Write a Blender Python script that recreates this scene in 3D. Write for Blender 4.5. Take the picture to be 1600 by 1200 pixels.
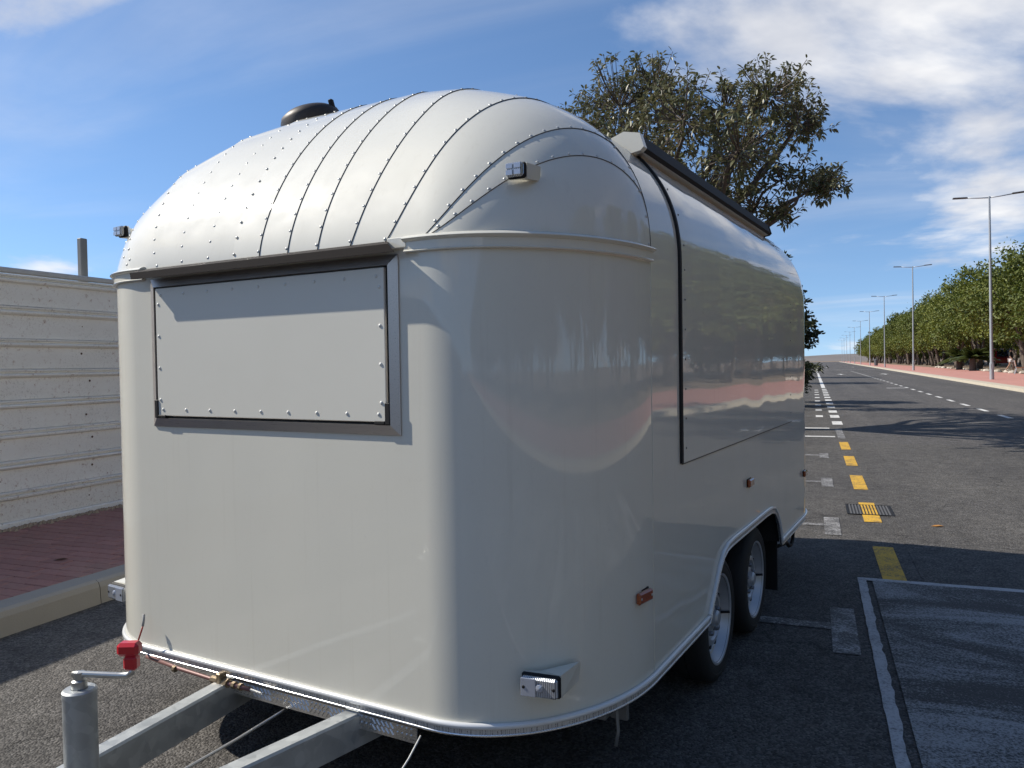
import bpy, math, random
import numpy as np
from mathutils import Vector, Matrix

for _o in list(bpy.data.objects):
    bpy.data.objects.remove(_o, do_unlink=True)
scene = bpy.context.scene
COL = scene.collection
R_ = math.radians
random.seed(7)

# ------------------------------------------------------------------ camera
CAM_H = 1.36
F_PX, PITCH, ROLL, YAW = 1216.95, R_(-1.4189), R_(0.8847), R_(-21.1335)
fw = Vector((math.sin(YAW)*math.cos(PITCH), math.cos(YAW)*math.cos(PITCH), math.sin(PITCH)))
rg = Vector((math.cos(YAW), -math.sin(YAW), 0)); up = rg.cross(fw)
r2 = rg*math.cos(ROLL) - up*math.sin(ROLL)
u2 = up*math.cos(ROLL) + rg*math.sin(ROLL)
cd = bpy.data.cameras.new('camera'); cam = bpy.data.objects.new('camera', cd); COL.objects.link(cam)
cd.sensor_width = 36; cd.lens = F_PX/1600*36; cd.clip_start = 0.05; cd.clip_end = 6000
M = Matrix((( r2.x, u2.x, -fw.x, 0), (r2.y, u2.y, -fw.y, 0), (r2.z, u2.z, -fw.z, CAM_H), (0, 0, 0, 1)))
cam.matrix_world = M
scene.camera = cam

# ------------------------------------------------------------------ light
SUN_EL, SUN_B = R_(40), R_(7)
to_sun = Vector((-math.cos(SUN_EL)*math.cos(SUN_B), -math.cos(SUN_EL)*math.sin(SUN_B), math.sin(SUN_EL)))
sd = bpy.data.lights.new('sun', 'SUN'); sd.energy = 3.2; sd.angle = R_(0.53); sd.color = (1.0, 0.94, 0.84)
sun = bpy.data.objects.new('sun', sd); COL.objects.link(sun)
sun.rotation_euler = to_sun.to_track_quat('Z', 'Y').to_euler()
vs = scene.view_settings
vs.view_transform = 'Standard'; vs.look = 'None'; vs.gamma = 1; vs.use_curve_mapping = False; vs.exposure = 0.88

world = bpy.data.worlds.new('World'); scene.world = world; world.use_nodes = True
nt = world.node_tree; nt.nodes.clear(); N = nt.nodes.new; LK = nt.links.new
def wmath(op, a, b=None, c=None, clamp=False):
    n = N('ShaderNodeMath'); n.operation = op; n.use_clamp = clamp
    for i, v in enumerate((a, b, c)):
        if v is None: continue
        if isinstance(v, (int, float)): n.inputs[i].default_value = v
        else: LK(v, n.inputs[i])
    return n.outputs[0]
sky = N('ShaderNodeTexSky'); sky.sky_type = 'NISHITA'; sky.sun_disc = False
sky.sun_elevation = SUN_EL; sky.sun_rotation = math.atan2(to_sun.x, to_sun.y)
sky.altitude = 1200; sky.air_density = 1.0; sky.dust_density = 0.1; sky.ozone_density = 3.0
tc = N('ShaderNodeTexCoord'); sep = N('ShaderNodeSeparateXYZ'); LK(tc.outputs['Generated'], sep.inputs[0])
lift = N('ShaderNodeCombineXYZ'); LK(sep.outputs[0], lift.inputs[0]); LK(sep.outputs[1], lift.inputs[1]); LK(wmath('ADD', wmath('MULTIPLY', wmath('MAXIMUM', sep.outputs[2], 0.0), 0.9), 0.10), lift.inputs[2])
LK(lift.outputs[0], sky.inputs['Vector'])
zz = wmath('MAXIMUM', sep.outputs[2], 0.0); den = wmath('ADD', zz, 0.16)
cx = wmath('DIVIDE', sep.outputs[0], den); cy = wmath('DIVIDE', sep.outputs[1], den)
comb = N('ShaderNodeCombineXYZ'); LK(cx, comb.inputs[0]); LK(cy, comb.inputs[1])
def wnoise(scale, detail, rough, dist, off, stretch=(1, 1, 1)):
    mp = N('ShaderNodeMapping'); LK(comb.outputs[0], mp.inputs[0]); mp.inputs['Location'].default_value = off; mp.inputs['Scale'].default_value = stretch
    n = N('ShaderNodeTexNoise'); LK(mp.outputs[0], n.inputs['Vector']); n.inputs['Scale'].default_value = scale
    n.inputs['Detail'].default_value = detail; n.inputs['Roughness'].default_value = rough; n.inputs['Distortion'].default_value = dist
    return n.outputs[0]
def wramp(v, a, b):
    n = N('ShaderNodeMapRange'); n.interpolation_type = 'SMOOTHSTEP'; LK(v, n.inputs[0]); n.inputs[1].default_value = a; n.inputs[2].default_value = b
    return n.outputs[0]
CUM_OFF = (8.892, 18.712, 0.0)
cum = wramp(wnoise(0.80, 9, 0.55, 0.25, CUM_OFF), 0.525, 0.665)
cir = wmath('MULTIPLY', wramp(wnoise(0.75, 7, 0.55, 1.2, (9.0, 2.0, 0), (0.6, 1.5, 1)), 0.36, 0.90), 0.34)
mask = wmath('MAXIMUM', wmath('MULTIPLY', cum, 0.93), cir)
shade = wnoise(1.6, 5, 0.6, 0.0, (1.2, 4.4, 0))
ccol = N('ShaderNodeMixRGB'); LK(wramp(shade, 0.35, 0.7), ccol.inputs[0])
ccol.inputs[1].default_value = (3.1, 3.2, 3.5, 1); ccol.inputs[2].default_value = (4.9, 4.85, 4.8, 1)
hs = N('ShaderNodeHueSaturation'); hs.inputs['Saturation'].default_value = 1.06; hs.inputs['Value'].default_value = 0.72; LK(sky.outputs[0], hs.inputs['Color'])
mixc = N('ShaderNodeMixRGB'); LK(mask, mixc.inputs[0]); LK(hs.outputs[0], mixc.inputs[1]); LK(ccol.outputs[0], mixc.inputs[2])
bg = N('ShaderNodeBackground'); LK(mixc.outputs[0], bg.inputs[0]); bg.inputs[1].default_value = 0.12
wo = N('ShaderNodeOutputWorld'); LK(bg.outputs[0], wo.inputs[0])

# ------------------------------------------------------------------ materials
class Mat:
    def __init__(s, name):
        s.m = bpy.data.materials.new(name); s.m.use_nodes = True; s.t = s.m.node_tree
        s.b = s.t.nodes['Principled BSDF']
    def node(s, typ, **kw):
        n = s.t.nodes.new(typ)
        for k, v in kw.items():
            if k in n.inputs.keys():
                if hasattr(v, 'is_output'): s.t.links.new(v, n.inputs[k])
                else: n.inputs[k].default_value = v
            else: setattr(n, k, v)
        return n
    def link(s, a, b): s.t.links.new(a, b)
    def obj(s): return s.node('ShaderNodeTexCoord').outputs['Object']
    def noise(s, scale, detail=4, rough=0.55, vec=None, dist=0.0):
        return s.node('ShaderNodeTexNoise', Vector=vec or s.obj(), Scale=scale, Detail=detail, Roughness=rough, Distortion=dist).outputs[0]
    def vor(s, scale, feature='F1', vec=None, out=0):
        n = s.node('ShaderNodeTexVoronoi', Vector=vec or s.obj(), Scale=scale); n.feature = feature
        return n.outputs[out]
    def rng(s, v, a, b, c=0.0, d=1.0):
        n = s.node('ShaderNodeMapRange'); s.link(v, n.inputs[0])
        for i, x in enumerate((a, b, c, d)): n.inputs[i+1].default_value = x
        return n.outputs[0]
    def mix(s, f, a, b, mode='MIX'):
        n = s.node('ShaderNodeMixRGB', blend_type=mode)
        for i, v in enumerate((f, a, b)):
            if hasattr(v, 'is_output'): s.link(v, n.inputs[i])
            elif isinstance(v, (int, float)): n.inputs[i].default_value = v
            else: n.inputs[i].default_value = (*v, 1)
        return n.outputs[0]
    def math(s, op, a, b):
        n = s.node('ShaderNodeMath', operation=op)
        for i, v in enumerate((a, b)):
            if hasattr(v, 'is_output'): s.link(v, n.inputs[i])
            else: n.inputs[i].default_value = v
        return n.outputs[0]
    def base(s, c):
        if hasattr(c, 'is_output'): s.link(c, s.b.inputs['Base Color'])
        else: s.b.inputs['Base Color'].default_value = (*c, 1)
    def set(s, **kw):
        for k, v in kw.items():
            i = s.b.inputs[k.replace('_', ' ')]
            if hasattr(v, 'is_output'): s.link(v, i)
            else: i.default_value = v
    def bump(s, h, strength=0.3, dist=0.01, coat=False):
        n = s.node('ShaderNodeBump', Height=h, Strength=strength, Distance=dist)
        s.link(n.outputs[0], s.b.inputs['Normal'])
        if coat: s.link(n.outputs[0], s.b.inputs['Coat Normal'])

def simple(name, c, rough=0.5, metal=0.0, var=0.12, scale=25, coat=0.0, bump=0.0, spec=None):
    m = Mat(name)
    n = m.noise(scale, 5, 0.6)
    lo = tuple(x*(1-var) for x in c); hi = tuple(min(1, x*(1+var)) for x in c)
    m.base(m.mix(n, lo, hi)); m.set(Roughness=rough, Metallic=metal)
    if coat: m.set(Coat_Weight=coat, Coat_Roughness=0.04)
    if bump: m.bump(m.noise(scale*6, 4), bump, 0.003)
    if spec is not None: m.b.inputs['Specular IOR Level'].default_value = spec
    return m.m

def paint_mat(name='cream_paint', wob=.5):
    m = Mat(name)
    n = m.noise(3.0, 6, 0.6); d = m.rng(m.noise(60, 3, 0.7), 0.6, 0.8)
    c = m.mix(n, (0.665, 0.645, 0.56), (0.705, 0.685, 0.60))
    c = m.mix(m.math('MULTIPLY', d, 0.15), c, (0.45, 0.42, 0.36))
    dv = m.node('ShaderNodeMapping', Vector=m.obj(), Scale=(1.0, 1.0, .035)).outputs[0]
    c = m.mix(m.math('MULTIPLY', m.rng(m.noise(38, 4, .65, vec=dv), .58, .75), .16), c, (0.46, 0.42, 0.33))
    m.base(c)
    m.b.inputs['Specular IOR Level'].default_value = 0.15
    m.set(Roughness=m.rng(m.noise(9, 4), 0.3, 0.7, 0.5, 0.62), Coat_Weight=1.0, Coat_Roughness=m.rng(m.noise(5, 5, 0.7), 0.3, 0.75, 0.015, 0.07), Coat_IOR=1.47)
    v = m.node('ShaderNodeMapping', Vector=m.obj(), Scale=(1.0, 1.0, 0.45)).outputs[0]
    m.bump(m.noise(2.2, 1, 0.4, vec=v), wob, 0.012, coat=True)
    return m.m
PAINT = paint_mat(); PAINT_R = paint_mat('cream_roof_paint', .06)
def panel_mat():
    m = Mat('matte_white_panel')
    m.base(m.mix(m.noise(5, 5), (0.68, 0.66, 0.58), (0.72, 0.70, 0.62)))
    m.set(Roughness=0.42); m.b.inputs['Specular IOR Level'].default_value = 0.35
    return m.m
PANEL = panel_mat()
def steel_mat(name, c, rough, stretch=(1, 60, 60), metal=1.0):
    m = Mat(name)
    v = m.node('ShaderNodeMapping', Vector=m.obj(), Scale=stretch).outputs[0]
    n = m.noise(14, 5, 0.6, vec=v)
    m.base(m.mix(n, tuple(x*.8 for x in c), tuple(min(1, x*1.12) for x in c)))
    m.set(Metallic=metal, Roughness=m.rng(n, 0.3, 0.7, rough*.75, rough*1.25))
    return m.m
STEEL = steel_mat('brushed_steel', (0.60, 0.55, 0.50), 0.34, metal=.7)
WHITE_T = simple('white_trim_enamel', (0.72, 0.73, 0.73), .3, .15, var=.04, coat=.6)
ALU = steel_mat('aluminium_trim', (0.78, 0.79, 0.80), 0.28)
HOOD = simple('dark_bronze_metal', (0.026, 0.02, 0.017), 0.6, 0.0, spec=.12)
def galv_mat():
    m = Mat('galvanised_steel')
    v = m.vor(38, out=1); g = m.node('ShaderNodeRGBToBW', Color=v).outputs[0]
    c = m.mix(g, (0.34, 0.36, 0.37), (0.47, 0.49, 0.49))
    st = m.rng(m.noise(7, 6, 0.7), 0.55, 0.75)
    m.base(m.mix(m.math('MULTIPLY', st, 0.5), c, (0.56, 0.55, 0.52)))
    m.set(Metallic=0.55, Roughness=m.rng(g, 0, 1, 0.42, 0.58)); m.bump(m.noise(90, 4), 0.1, 0.002)
    return m.m
GALV = galv_mat()
BLACK = simple('black_plastic', (0.012, 0.012, 0.013), 0.65, spec=.3)
SEAL = simple('grey_sealant', (0.09, 0.087, 0.082), 0.6)
SEAL2 = simple('painted_sealant', (0.40, 0.39, 0.35), .5)
RUBBER = simple('tyre_rubber', (0.018, 0.018, 0.018), 0.75, bump=0.3)
UNDER = simple('underbody_black', (0.02, 0.02, 0.021), 0.8)
RIM = simple('silver_wheel_paint', (0.52, 0.53, 0.55), 0.34, 0.5, var=.08)
RED = simple('red_plastic', (0.55, 0.012, 0.02), 0.28, coat=0.5, var=.08)
AMBER = simple('amber_lens', (0.30, 0.06, 0.008), 0.15, coat=1.0)
COPPER = simple('painted_copper_pipe', (0.19, 0.095, 0.085), 0.5, 0.2)
BRASS = simple('brass', (0.26, 0.20, 0.13), 0.45, 0.7)
WHITE_P = simple('white_plastic', (0.68, 0.68, 0.64), 0.35, var=.05)
def glass_lens():
    m = Mat('clear_lens'); v = m.node('ShaderNodeTexWave', Vector=m.obj(), Scale=60.0).outputs[1]
    m.base(m.mix(v, (0.16, 0.17, 0.19), (0.55, 0.57, 0.6))); m.set(Roughness=0.08, Coat_Weight=1.0, Metallic=0.35)
    m.bump(v, 0.4, 0.002)
    return m.m
LENS = glass_lens()
LENS_B = simple('bright_lens_segment', (0.40, 0.43, 0.50), 0.1, 0.3, coat=1.0)
def tape_mat():
    m = Mat('printed_trim_strip')
    o = m.obj(); s = m.node('ShaderNodeSeparateXYZ', Vector=o)
    a = m.math('ADD', s.outputs[0], s.outputs[1])
    cb = m.node('ShaderNodeCombineXYZ', X=a)
    n = m.noise(150, 2, 0.5, vec=cb.outputs[0]); n2 = m.noise(420, 2, .5)
    f = m.math('MULTIPLY', m.rng(n, 0.5, 0.54), m.rng(n2, 0.42, 0.55))
    m.base(m.mix(f, (0.55, 0.54, 0.52), (0.12, 0.11, 0.11))); m.set(Roughness=0.4, Metallic=0.3)
    return m.m
TAPE = tape_mat()

def asphalt_mat(name, c, grain=110, wear=True, tracks=False):
    m = Mat(name)
    v1 = m.vor(grain, out=1); g = m.node('ShaderNodeRGBToBW', Color=v1).outputs[0]
    d = m.vor(grain)
    big = m.noise(0.6, 6, 0.6); mid = m.noise(7, 5, 0.65)
    lo = tuple(x*.42 for x in c); hi = tuple(x*1.75 for x in c)
    k = m.mix(m.math('POWER', g, 1.6), lo, hi)
    k = m.mix(0.75, k, m.mix(m.rng(mid, .3, .7), (0.62, 0.61, 0.6), (1.25, 1.25, 1.25)), 'MULTIPLY')
    k = m.mix(0.8, k, m.mix(m.rng(big, .3, .7), (0.78, 0.78, 0.8), (1.16, 1.15, 1.12)), 'MULTIPLY')
    if wear:
        cr = m.vor(0.55, 'DISTANCE_TO_EDGE', vec=m.node('ShaderNodeVectorMath', operation='ADD').outputs[0]) if False else None
        vv = m.node('ShaderNodeMixRGB', blend_type='ADD'); vv.inputs[0].default_value = 0.5
        m.link(m.obj(), vv.inputs[1]); nz = m.node('ShaderNodeTexNoise', Vector=m.obj(), Scale=2.5, Detail=5.0); m.link(nz.outputs[1], vv.inputs[2])
        e = m.vor(0.42, 'DISTANCE_TO_EDGE', vec=vv.outputs[0])
        lines = m.math('MULTIPLY', m.rng(e, 0.0, 0.005, 1, 0), m.rng(m.noise(0.9, 3), 0.42, 0.56))
        k = m.mix(m.math('MULTIPLY', lines, .8), k, (0.018, 0.017, 0.016))
    sv = m.node('ShaderNodeMapping', Vector=m.obj(), Scale=(1.1, .035, 1)).outputs[0]
    k = m.mix(.55, k, m.mix(m.rng(m.noise(1.0, 4, .6, vec=sv), .35, .65), (.72, .72, .73), (1.22, 1.21, 1.19)), 'MULTIPLY')
    st_ = m.math('MULTIPLY', m.rng(m.noise(1.7, 5, .7, dist=.4), .60, .72), .55)
    k = m.mix(st_, k, tuple(x*.4 for x in c))
    m.base(k); m.set(Roughness=0.85); m.b.inputs['Specular IOR Level'].default_value = 0.3
    m.bump(m.math('ADD', m.rng(d, 0, 0.8, 1, 0), m.math('MULTIPLY', mid, 0.4)), 0.8, 0.006)
    return m.m
ASPH = asphalt_mat('asphalt_parking_lane', (0.112, 0.106, 0.099))
ASPH2 = asphalt_mat('asphalt_carriageway', (0.112, 0.106, 0.102), 70, True)
def worn_paint(name, c, cover=0.5, asph=(0.07, 0.067, 0.064), sharp=0.12):
    m = Mat(name)
    n = m.math('ADD', m.math('MULTIPLY', m.noise(85, 4, 0.7), 0.55), m.math('MULTIPLY', m.noise(6, 6, 0.7), 0.45))
    f = m.rng(n, 0.5-(cover-.5)*.5-sharp, 0.5-(cover-.5)*.5+sharp)
    m.base(m.mix(f, asph, c)); m.set(Roughness=0.75)
    m.bump(m.math('ADD', m.vor(110), f), 0.4, 0.004)
    return m.m
YELLOW = worn_paint('worn_yellow_paint', (0.66, 0.38, 0.03), .60, sharp=.07)
WHITE_M = worn_paint('white_road_paint', (0.66, 0.65, 0.62), .68, sharp=.09)
WHITE_W = worn_paint('worn_white_road_paint', (0.50, 0.49, 0.48), 0.40, sharp=.09)
def bay_mat():
    m = Mat('scuffed_bay_paint')
    v = m.node('ShaderNodeMapping', Vector=m.obj(), Scale=(0.55, 1.7, 1.0)).outputs[0]
    n = m.math('ADD', m.math('MULTIPLY', m.noise(95, 4, .8), .5), m.math('MULTIPLY', m.noise(1.5, 10, .72, vec=v, dist=.8), .5))
    f = m.rng(n, 0.475, 0.56)
    m.base(m.mix(f, (0.05, 0.048, 0.047), (0.33, 0.33, 0.33))); m.set(Roughness=.8)
    m.bump(m.math('ADD', m.vor(105), f), .5, .005)
    return m.m
BAY = bay_mat()
CONC = Mat('kerb_concrete'); CONC.base(CONC.mix(CONC.noise(40, 6, .7), CONC.mix(CONC.noise(3, 5, .7), (0.26, 0.235, 0.195), (0.40, 0.37, 0.32)), (0.33, 0.305, 0.26))); CONC.set(Roughness=.9); CONC.bump(CONC.noise(120, 5), .4, .004); CONC = CONC.m
CREAM = simple('cream_kerb_concrete', (0.50, 0.44, 0.34), 0.85, var=.15, scale=3)
def paver_mat(name, a, b):
    m = Mat(name)
    oi = m.node('ShaderNodeObjectInfo').outputs['Random']
    c = m.mix(oi, a, b); n = m.noise(30, 6, .7)
    c = m.mix(0.7, c, m.mix(m.rng(n, .3, .7), (.75, .74, .73), (1.15, 1.15, 1.15)), 'MULTIPLY')
    du = m.node('ShaderNodeNewGeometry').outputs['Position']
    c = m.mix(m.math('MULTIPLY', m.rng(m.noise(2.2, 6, .7, vec=du), .5, .75), .45), c, (0.30, 0.22, 0.17))
    m.base(c); m.set(Roughness=.85); m.bump(m.noise(150, 4), .3, .002)
    return m.m
PAVER = paver_mat('red_paver', (0.30, 0.145, 0.12), (0.37, 0.18, 0.15))
def brick_sheet(name, c1, c2, mortar, sx, sy):
    m = Mat(name)
    n = m.node('ShaderNodeTexBrick', Vector=m.obj(), Scale=1.0); n.inputs['Color1'].default_value = (*c1, 1); n.inputs['Color2'].default_value = (*c2, 1)
    n.inputs['Mortar'].default_value = (*mortar, 1); n.inputs['Brick Width'].default_value = sx; n.inputs['Row Height'].default_value = sy; n.inputs['Mortar Size'].default_value = .006
    c = m.mix(.6, n.outputs[0], m.mix(m.noise(.8, 6, .65), (.75, .75, .75), (1.2, 1.2, 1.2)), 'MULTIPLY')
    m.base(c); m.set(Roughness=.85)
    return m.m
PAVE_FAR = brick_sheet('red_paving', (0.30, 0.145, 0.12), (0.37, 0.18, 0.15), (0.11, 0.06, 0.05), .2, .1)
PINK = brick_sheet('pink_paving', (0.47, 0.215, 0.175), (0.52, 0.25, 0.205), (0.40, 0.23, 0.19), .4, .2)
SOIL = simple('dry_soil', (0.20, 0.145, 0.10), .95, var=.3, scale=1.5)
MORT = simple('paver_bedding', (0.07, 0.035, 0.03), .95)
STONE = simple('pale_stone', (0.46, 0.41, 0.34), .9, var=.25, scale=8, bump=.4)
def fence_mat():
    m = Mat('dusty_white_sheet_metal')
    o = m.obj(); v = m.node('ShaderNodeMapping', Vector=o, Scale=(1, 1.4, 4)).outputs[0]
    base = m.mix(m.noise(1.8, 6, .7, vec=v), (0.74, 0.70, 0.63), (0.90, 0.88, 0.83))
    speck = m.math('MULTIPLY', m.rng(m.noise(60, 5, .8), .53, .66), m.rng(m.noise(2.5, 4, .65), .40, .60))
    c = m.mix(m.math('MULTIPLY', speck, .5), base, (0.17, 0.13, 0.095))
    rust = m.math('MULTIPLY', m.rng(m.noise(22, 6, .8), .56, .68), m.rng(m.noise(2.3, 3), .44, .58))
    c = m.mix(rust, c, (0.26, 0.10, 0.04))
    m.base(c); m.set(Roughness=.6); m.bump(m.noise(4, 3), .15, .01)
    return m.m
FENCE = fence_mat()
def leaf_mat(name, c, c2, sat=0.25, gloss=.35):
    m = Mat(name)
    at = m.node('ShaderNodeAttribute', attribute_name='tint').outputs['Fac']
    oi = m.node('ShaderNodeObjectInfo').outputs['Random']
    k = m.mix(at, c, c2)
    k = m.mix(1.0, k, m.mix(oi, (1-sat, 1-sat*.8, 1-sat), (1+sat, 1+sat*.8, 1+sat*.5)), 'MULTIPLY')
    m.base(k); m.set(Roughness=gloss)
    tr = m.node('ShaderNodeBsdfTranslucent'); m.link(k, tr.inputs[0])
    mx = m.node('ShaderNodeMixShader'); mx.inputs[0].default_value = .22
    m.link(m.b.outputs[0], mx.inputs[1]); m.link(tr.outputs[0], mx.inputs[2])
    m.link(mx.outputs[0], m.t.nodes['Material Output'].inputs[0])
    return m.m
LEAF_ROW = leaf_mat('laurel_leaves', (0.06, 0.092, 0.012), (0.185, 0.20, 0.03), .25, .6)
LEAF_FIC = leaf_mat('rubber_fig_leaves', (0.06, 0.075, 0.026), (0.23, 0.21, 0.11), .05, .42)
LEAF_DARK = leaf_mat('dark_leaves', (0.028, 0.038, 0.015), (0.06, 0.07, 0.028), .1, .5)
LEAF_PALM = leaf_mat('palm_fronds', (0.05, 0.062, 0.016), (0.13, 0.12, 0.035), .1)
BARK = simple('grey_bark', (0.115, 0.09, 0.07), .9, var=.35, scale=9, bump=.5)
LAMP = simple('lamp_galvanised', (0.40, 0.41, 0.42), .45, .4)
LAMPH = simple('lamp_head_grey', (0.09, 0.09, 0.095), .5)

# ------------------------------------------------------------------ mesh helpers
class MB:
    def __init__(s): s.v = []; s.f = []; s.mi = []; s.cur = 0
    def add(s, verts, faces, mi=None):
        b = len(s.v); s.v += [tuple(x) for x in verts]
        for f in faces: s.f.append(tuple(b+i for i in f)); s.mi.append(s.cur if mi is None else mi)
        return s
    def box(s, x0, x1, y0, y1, z0, z1, bev=0.0, xf=None, mi=None):
        if bev <= 0:
            V = [(x, y, z) for z in (z0, z1) for y in (y0, y1) for x in (x0, x1)]
            F = [(0, 2, 3, 1), (4, 5, 7, 6), (0, 1, 5, 4), (2, 6, 7, 3), (0, 4, 6, 2), (1, 3, 7, 5)]
        else:
            V = []; b = bev
            xs, ys, zs = (x0, x1), (y0, y1), (z0, z1)
            idx = {}
            for i in (0, 1):
                for j in (0, 1):
                    for k in (0, 1):
                        sx, sy, sz = (1 if i == 0 else -1), (1 if j == 0 else -1), (1 if k == 0 else -1)
                        X, Y, Z = xs[i], ys[j], zs[k]
                        idx[i, j, k, 0] = len(V); V.append((X, Y+sy*b, Z+sz*b))
                        idx[i, j, k, 1] = len(V); V.append((X+sx*b, Y, Z+sz*b))
                        idx[i, j, k, 2] = len(V); V.append((X+sx*b, Y+sy*b, Z))
            F = []
            for i in (0, 1): F.append([idx[i, j, k, 0] for j, k in ((0, 0), (0, 1), (1, 1), (1, 0))][::(1 if i == 0 else -1)])
            for j in (0, 1): F.append([idx[i, j, k, 1] for i, k in ((0, 0), (1, 0), (1, 1), (0, 1))][::(1 if j == 0 else -1)])
            for k in (0, 1): F.append([idx[i, j, k, 2] for i, j in ((0, 0), (0, 1), (1, 1), (1, 0))][::(1 if k == 0 else -1)])
            for i in (0, 1):
                for j in (0, 1): F.append((idx[i, j, 0, 0], idx[i, j, 1, 0], idx[i, j, 1, 1], idx[i, j, 0, 1]))
                for k in (0, 1): F.append((idx[i, 0, k, 0], idx[i, 1, k, 0], idx[i, 1, k, 2], idx[i, 0, k, 2]))
            for j in (0, 1):
                for k in (0, 1): F.append((idx[0, j, k, 1], idx[1, j, k, 1], idx[1, j, k, 2], idx[0, j, k, 2]))
            for i in (0, 1):
                for j in (0, 1):
                    for k in (0, 1): F.append((idx[i, j, k, 0], idx[i, j, k, 1], idx[i, j, k, 2]))
        if xf is not None: V = [xf @ Vector(p) for p in V]
        return s.add(V, F, mi)
    def tube(s, pts, r, n=10, caps=True, mi=None):
        pts = [Vector(p) for p in pts]; rr = r if isinstance(r, (list, tuple)) else [r]*len(pts)
        V = []; F = []; prev = None
        for i, p in enumerate(pts):
            a = pts[max(0, i-1)]; b = pts[min(len(pts)-1, i+1)]; t = (b-a).normalized()
            if prev is None: x = t.orthogonal().normalized()
            else:
                x = prev - t*prev.dot(t); x = x.normalized() if x.length > 1e-6 else t.orthogonal().normalized()
            prev = x; y = t.cross(x)
            for k in range(n):
                an = 2*math.pi*k/n; V.append(p + (x*math.cos(an)+y*math.sin(an))*rr[i])
        for i in range(len(pts)-1):
            for k in range(n): F.append((i*n+k, i*n+(k+1) % n, (i+1)*n+(k+1) % n, (i+1)*n+k))
        if caps: F.append(tuple(range(n))[::-1]); F.append(tuple((len(pts)-1)*n+k for k in range(n)))
        return s.add(V, F, mi)
    def lathe(s, prof, axis=(0, 0, 1), origin=(0, 0, 0), n=32, mi=None):
        ax = Vector(axis).normalized(); x = ax.orthogonal().normalized(); y = ax.cross(x); o = Vector(origin)
        V = []; F = []
        for (r, h) in prof:
            for k in range(n):
                a = 2*math.pi*k/n; V.append(o + ax*h + (x*math.cos(a)+y*math.sin(a))*r)
        for i in range(len(prof)-1):
            for k in range(n): F.append((i*n+k, i*n+(k+1) % n, (i+1)*n+(k+1) % n, (i+1)*n+k))
        return s.add(V, F, mi)
    def grid(s, G, mi=None, flip=False):
        nr, nc = len(G), len(G[0]); V = [p for row in G for p in row]; F = []
        for i in range(nr-1):
            for j in range(nc-1):
                q = (i*nc+j, i*nc+j+1, (i+1)*nc+j+1, (i+1)*nc+j); F.append(q[::-1] if flip else q)
        return s.add(V, F, mi)
    def sweep(s, path, nrm, prof, mi=None, closed=True, caps=True):
        path = [Vector(p) for p in path]; V = []; F = []; m = len(prof)
        for i, p in enumerate(path):
            t = (path[min(len(path)-1, i+1)] - path[max(0, i-1)]).normalized()
            nn = Vector(nrm[i]); nn = (nn - t*nn.dot(t)).normalized(); b = t.cross(nn)
            for (a, c) in prof: V.append(p + nn*a + b*c)
        for i in range(len(path)-1):
            for k in range(m if closed else m-1): F.append((i*m+k, i*m+(k+1) % m, (i+1)*m+(k+1) % m, (i+1)*m+k))
        if caps and closed: F.append(tuple(range(m))[::-1]); F.append(tuple((len(path)-1)*m+k for k in range(m)))
        return s.add(V, F, mi)
    def dome(s, c, nrm, r, h, n=8, mi=None):
        nrm = Vector(nrm).normalized(); x = nrm.orthogonal().normalized(); y = nrm.cross(x); c = Vector(c); V = []; F = []
        for (rr, hh) in ((1, 0), (.78, .62)):
            for k in range(n):
                a = 2*math.pi*k/n; V.append(c + (x*math.cos(a)+y*math.sin(a))*r*rr + nrm*h*hh)
        V.append(c+nrm*h)
        for k in range(n):
            F.append((k, (k+1) % n, n+(k+1) % n, n+k)); F.append((n+k, n+(k+1) % n, 2*n))
        return s.add(V, F, mi)
    def mesh(s, name, mats, smooth=False):
        me = bpy.data.meshes.new(name); me.from_pydata([tuple(v) for v in s.v], [], s.f)
        for m in (mats if isinstance(mats, (list, tuple)) else [mats]): me.materials.append(m)
        me.polygons.foreach_set('material_index', s.mi)
        if smooth is True: me.polygons.foreach_set('use_smooth', [True]*len(me.polygons))
        elif smooth: me.shade_smooth() if False else None
        me.update()
        if smooth and smooth is not True:
            me.polygons.foreach_set('use_smooth', [True]*len(me.polygons)); me.set_sharp_from_angle(angle=R_(smooth))
        return me
    def build(s, name, mats, parent=None, smooth=False):
        return link(name, s.mesh(name, mats, smooth), parent)
def link(name, me, parent=None):
    o = bpy.data.objects.new(name, me); COL.objects.link(o)
    if parent: o.parent = parent
    return o
def empty(name, loc=(0, 0, 0), rz=0.0, parent=None):
    o = bpy.data.objects.new(name, None); COL.objects.link(o); o.location = loc; o.rotation_euler = (0, 0, rz); o.empty_display_size = .2
    if parent: o.parent = parent
    return o
def tag(o, label=None, cat=None, group=None, kind=None):
    for k, v in (('label', label), ('category', cat), ('group', group), ('kind', kind)):
        if v: o[k] = v
    return o
def dup(root, loc, rz, scale=1.0, label=None):
    r = root.copy(); COL.objects.link(r); r.location = loc; r.rotation_euler = (0, 0, rz); r.scale = (scale,)*3 if isinstance(scale, (int, float)) else scale
    if label: r['label'] = label
    for ch in list(root.children):
        c = ch.copy(); COL.objects.link(c); c.parent = r
        for g in list(ch.children):
            d = g.copy(); COL.objects.link(d); d.parent = c
    return r

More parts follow.
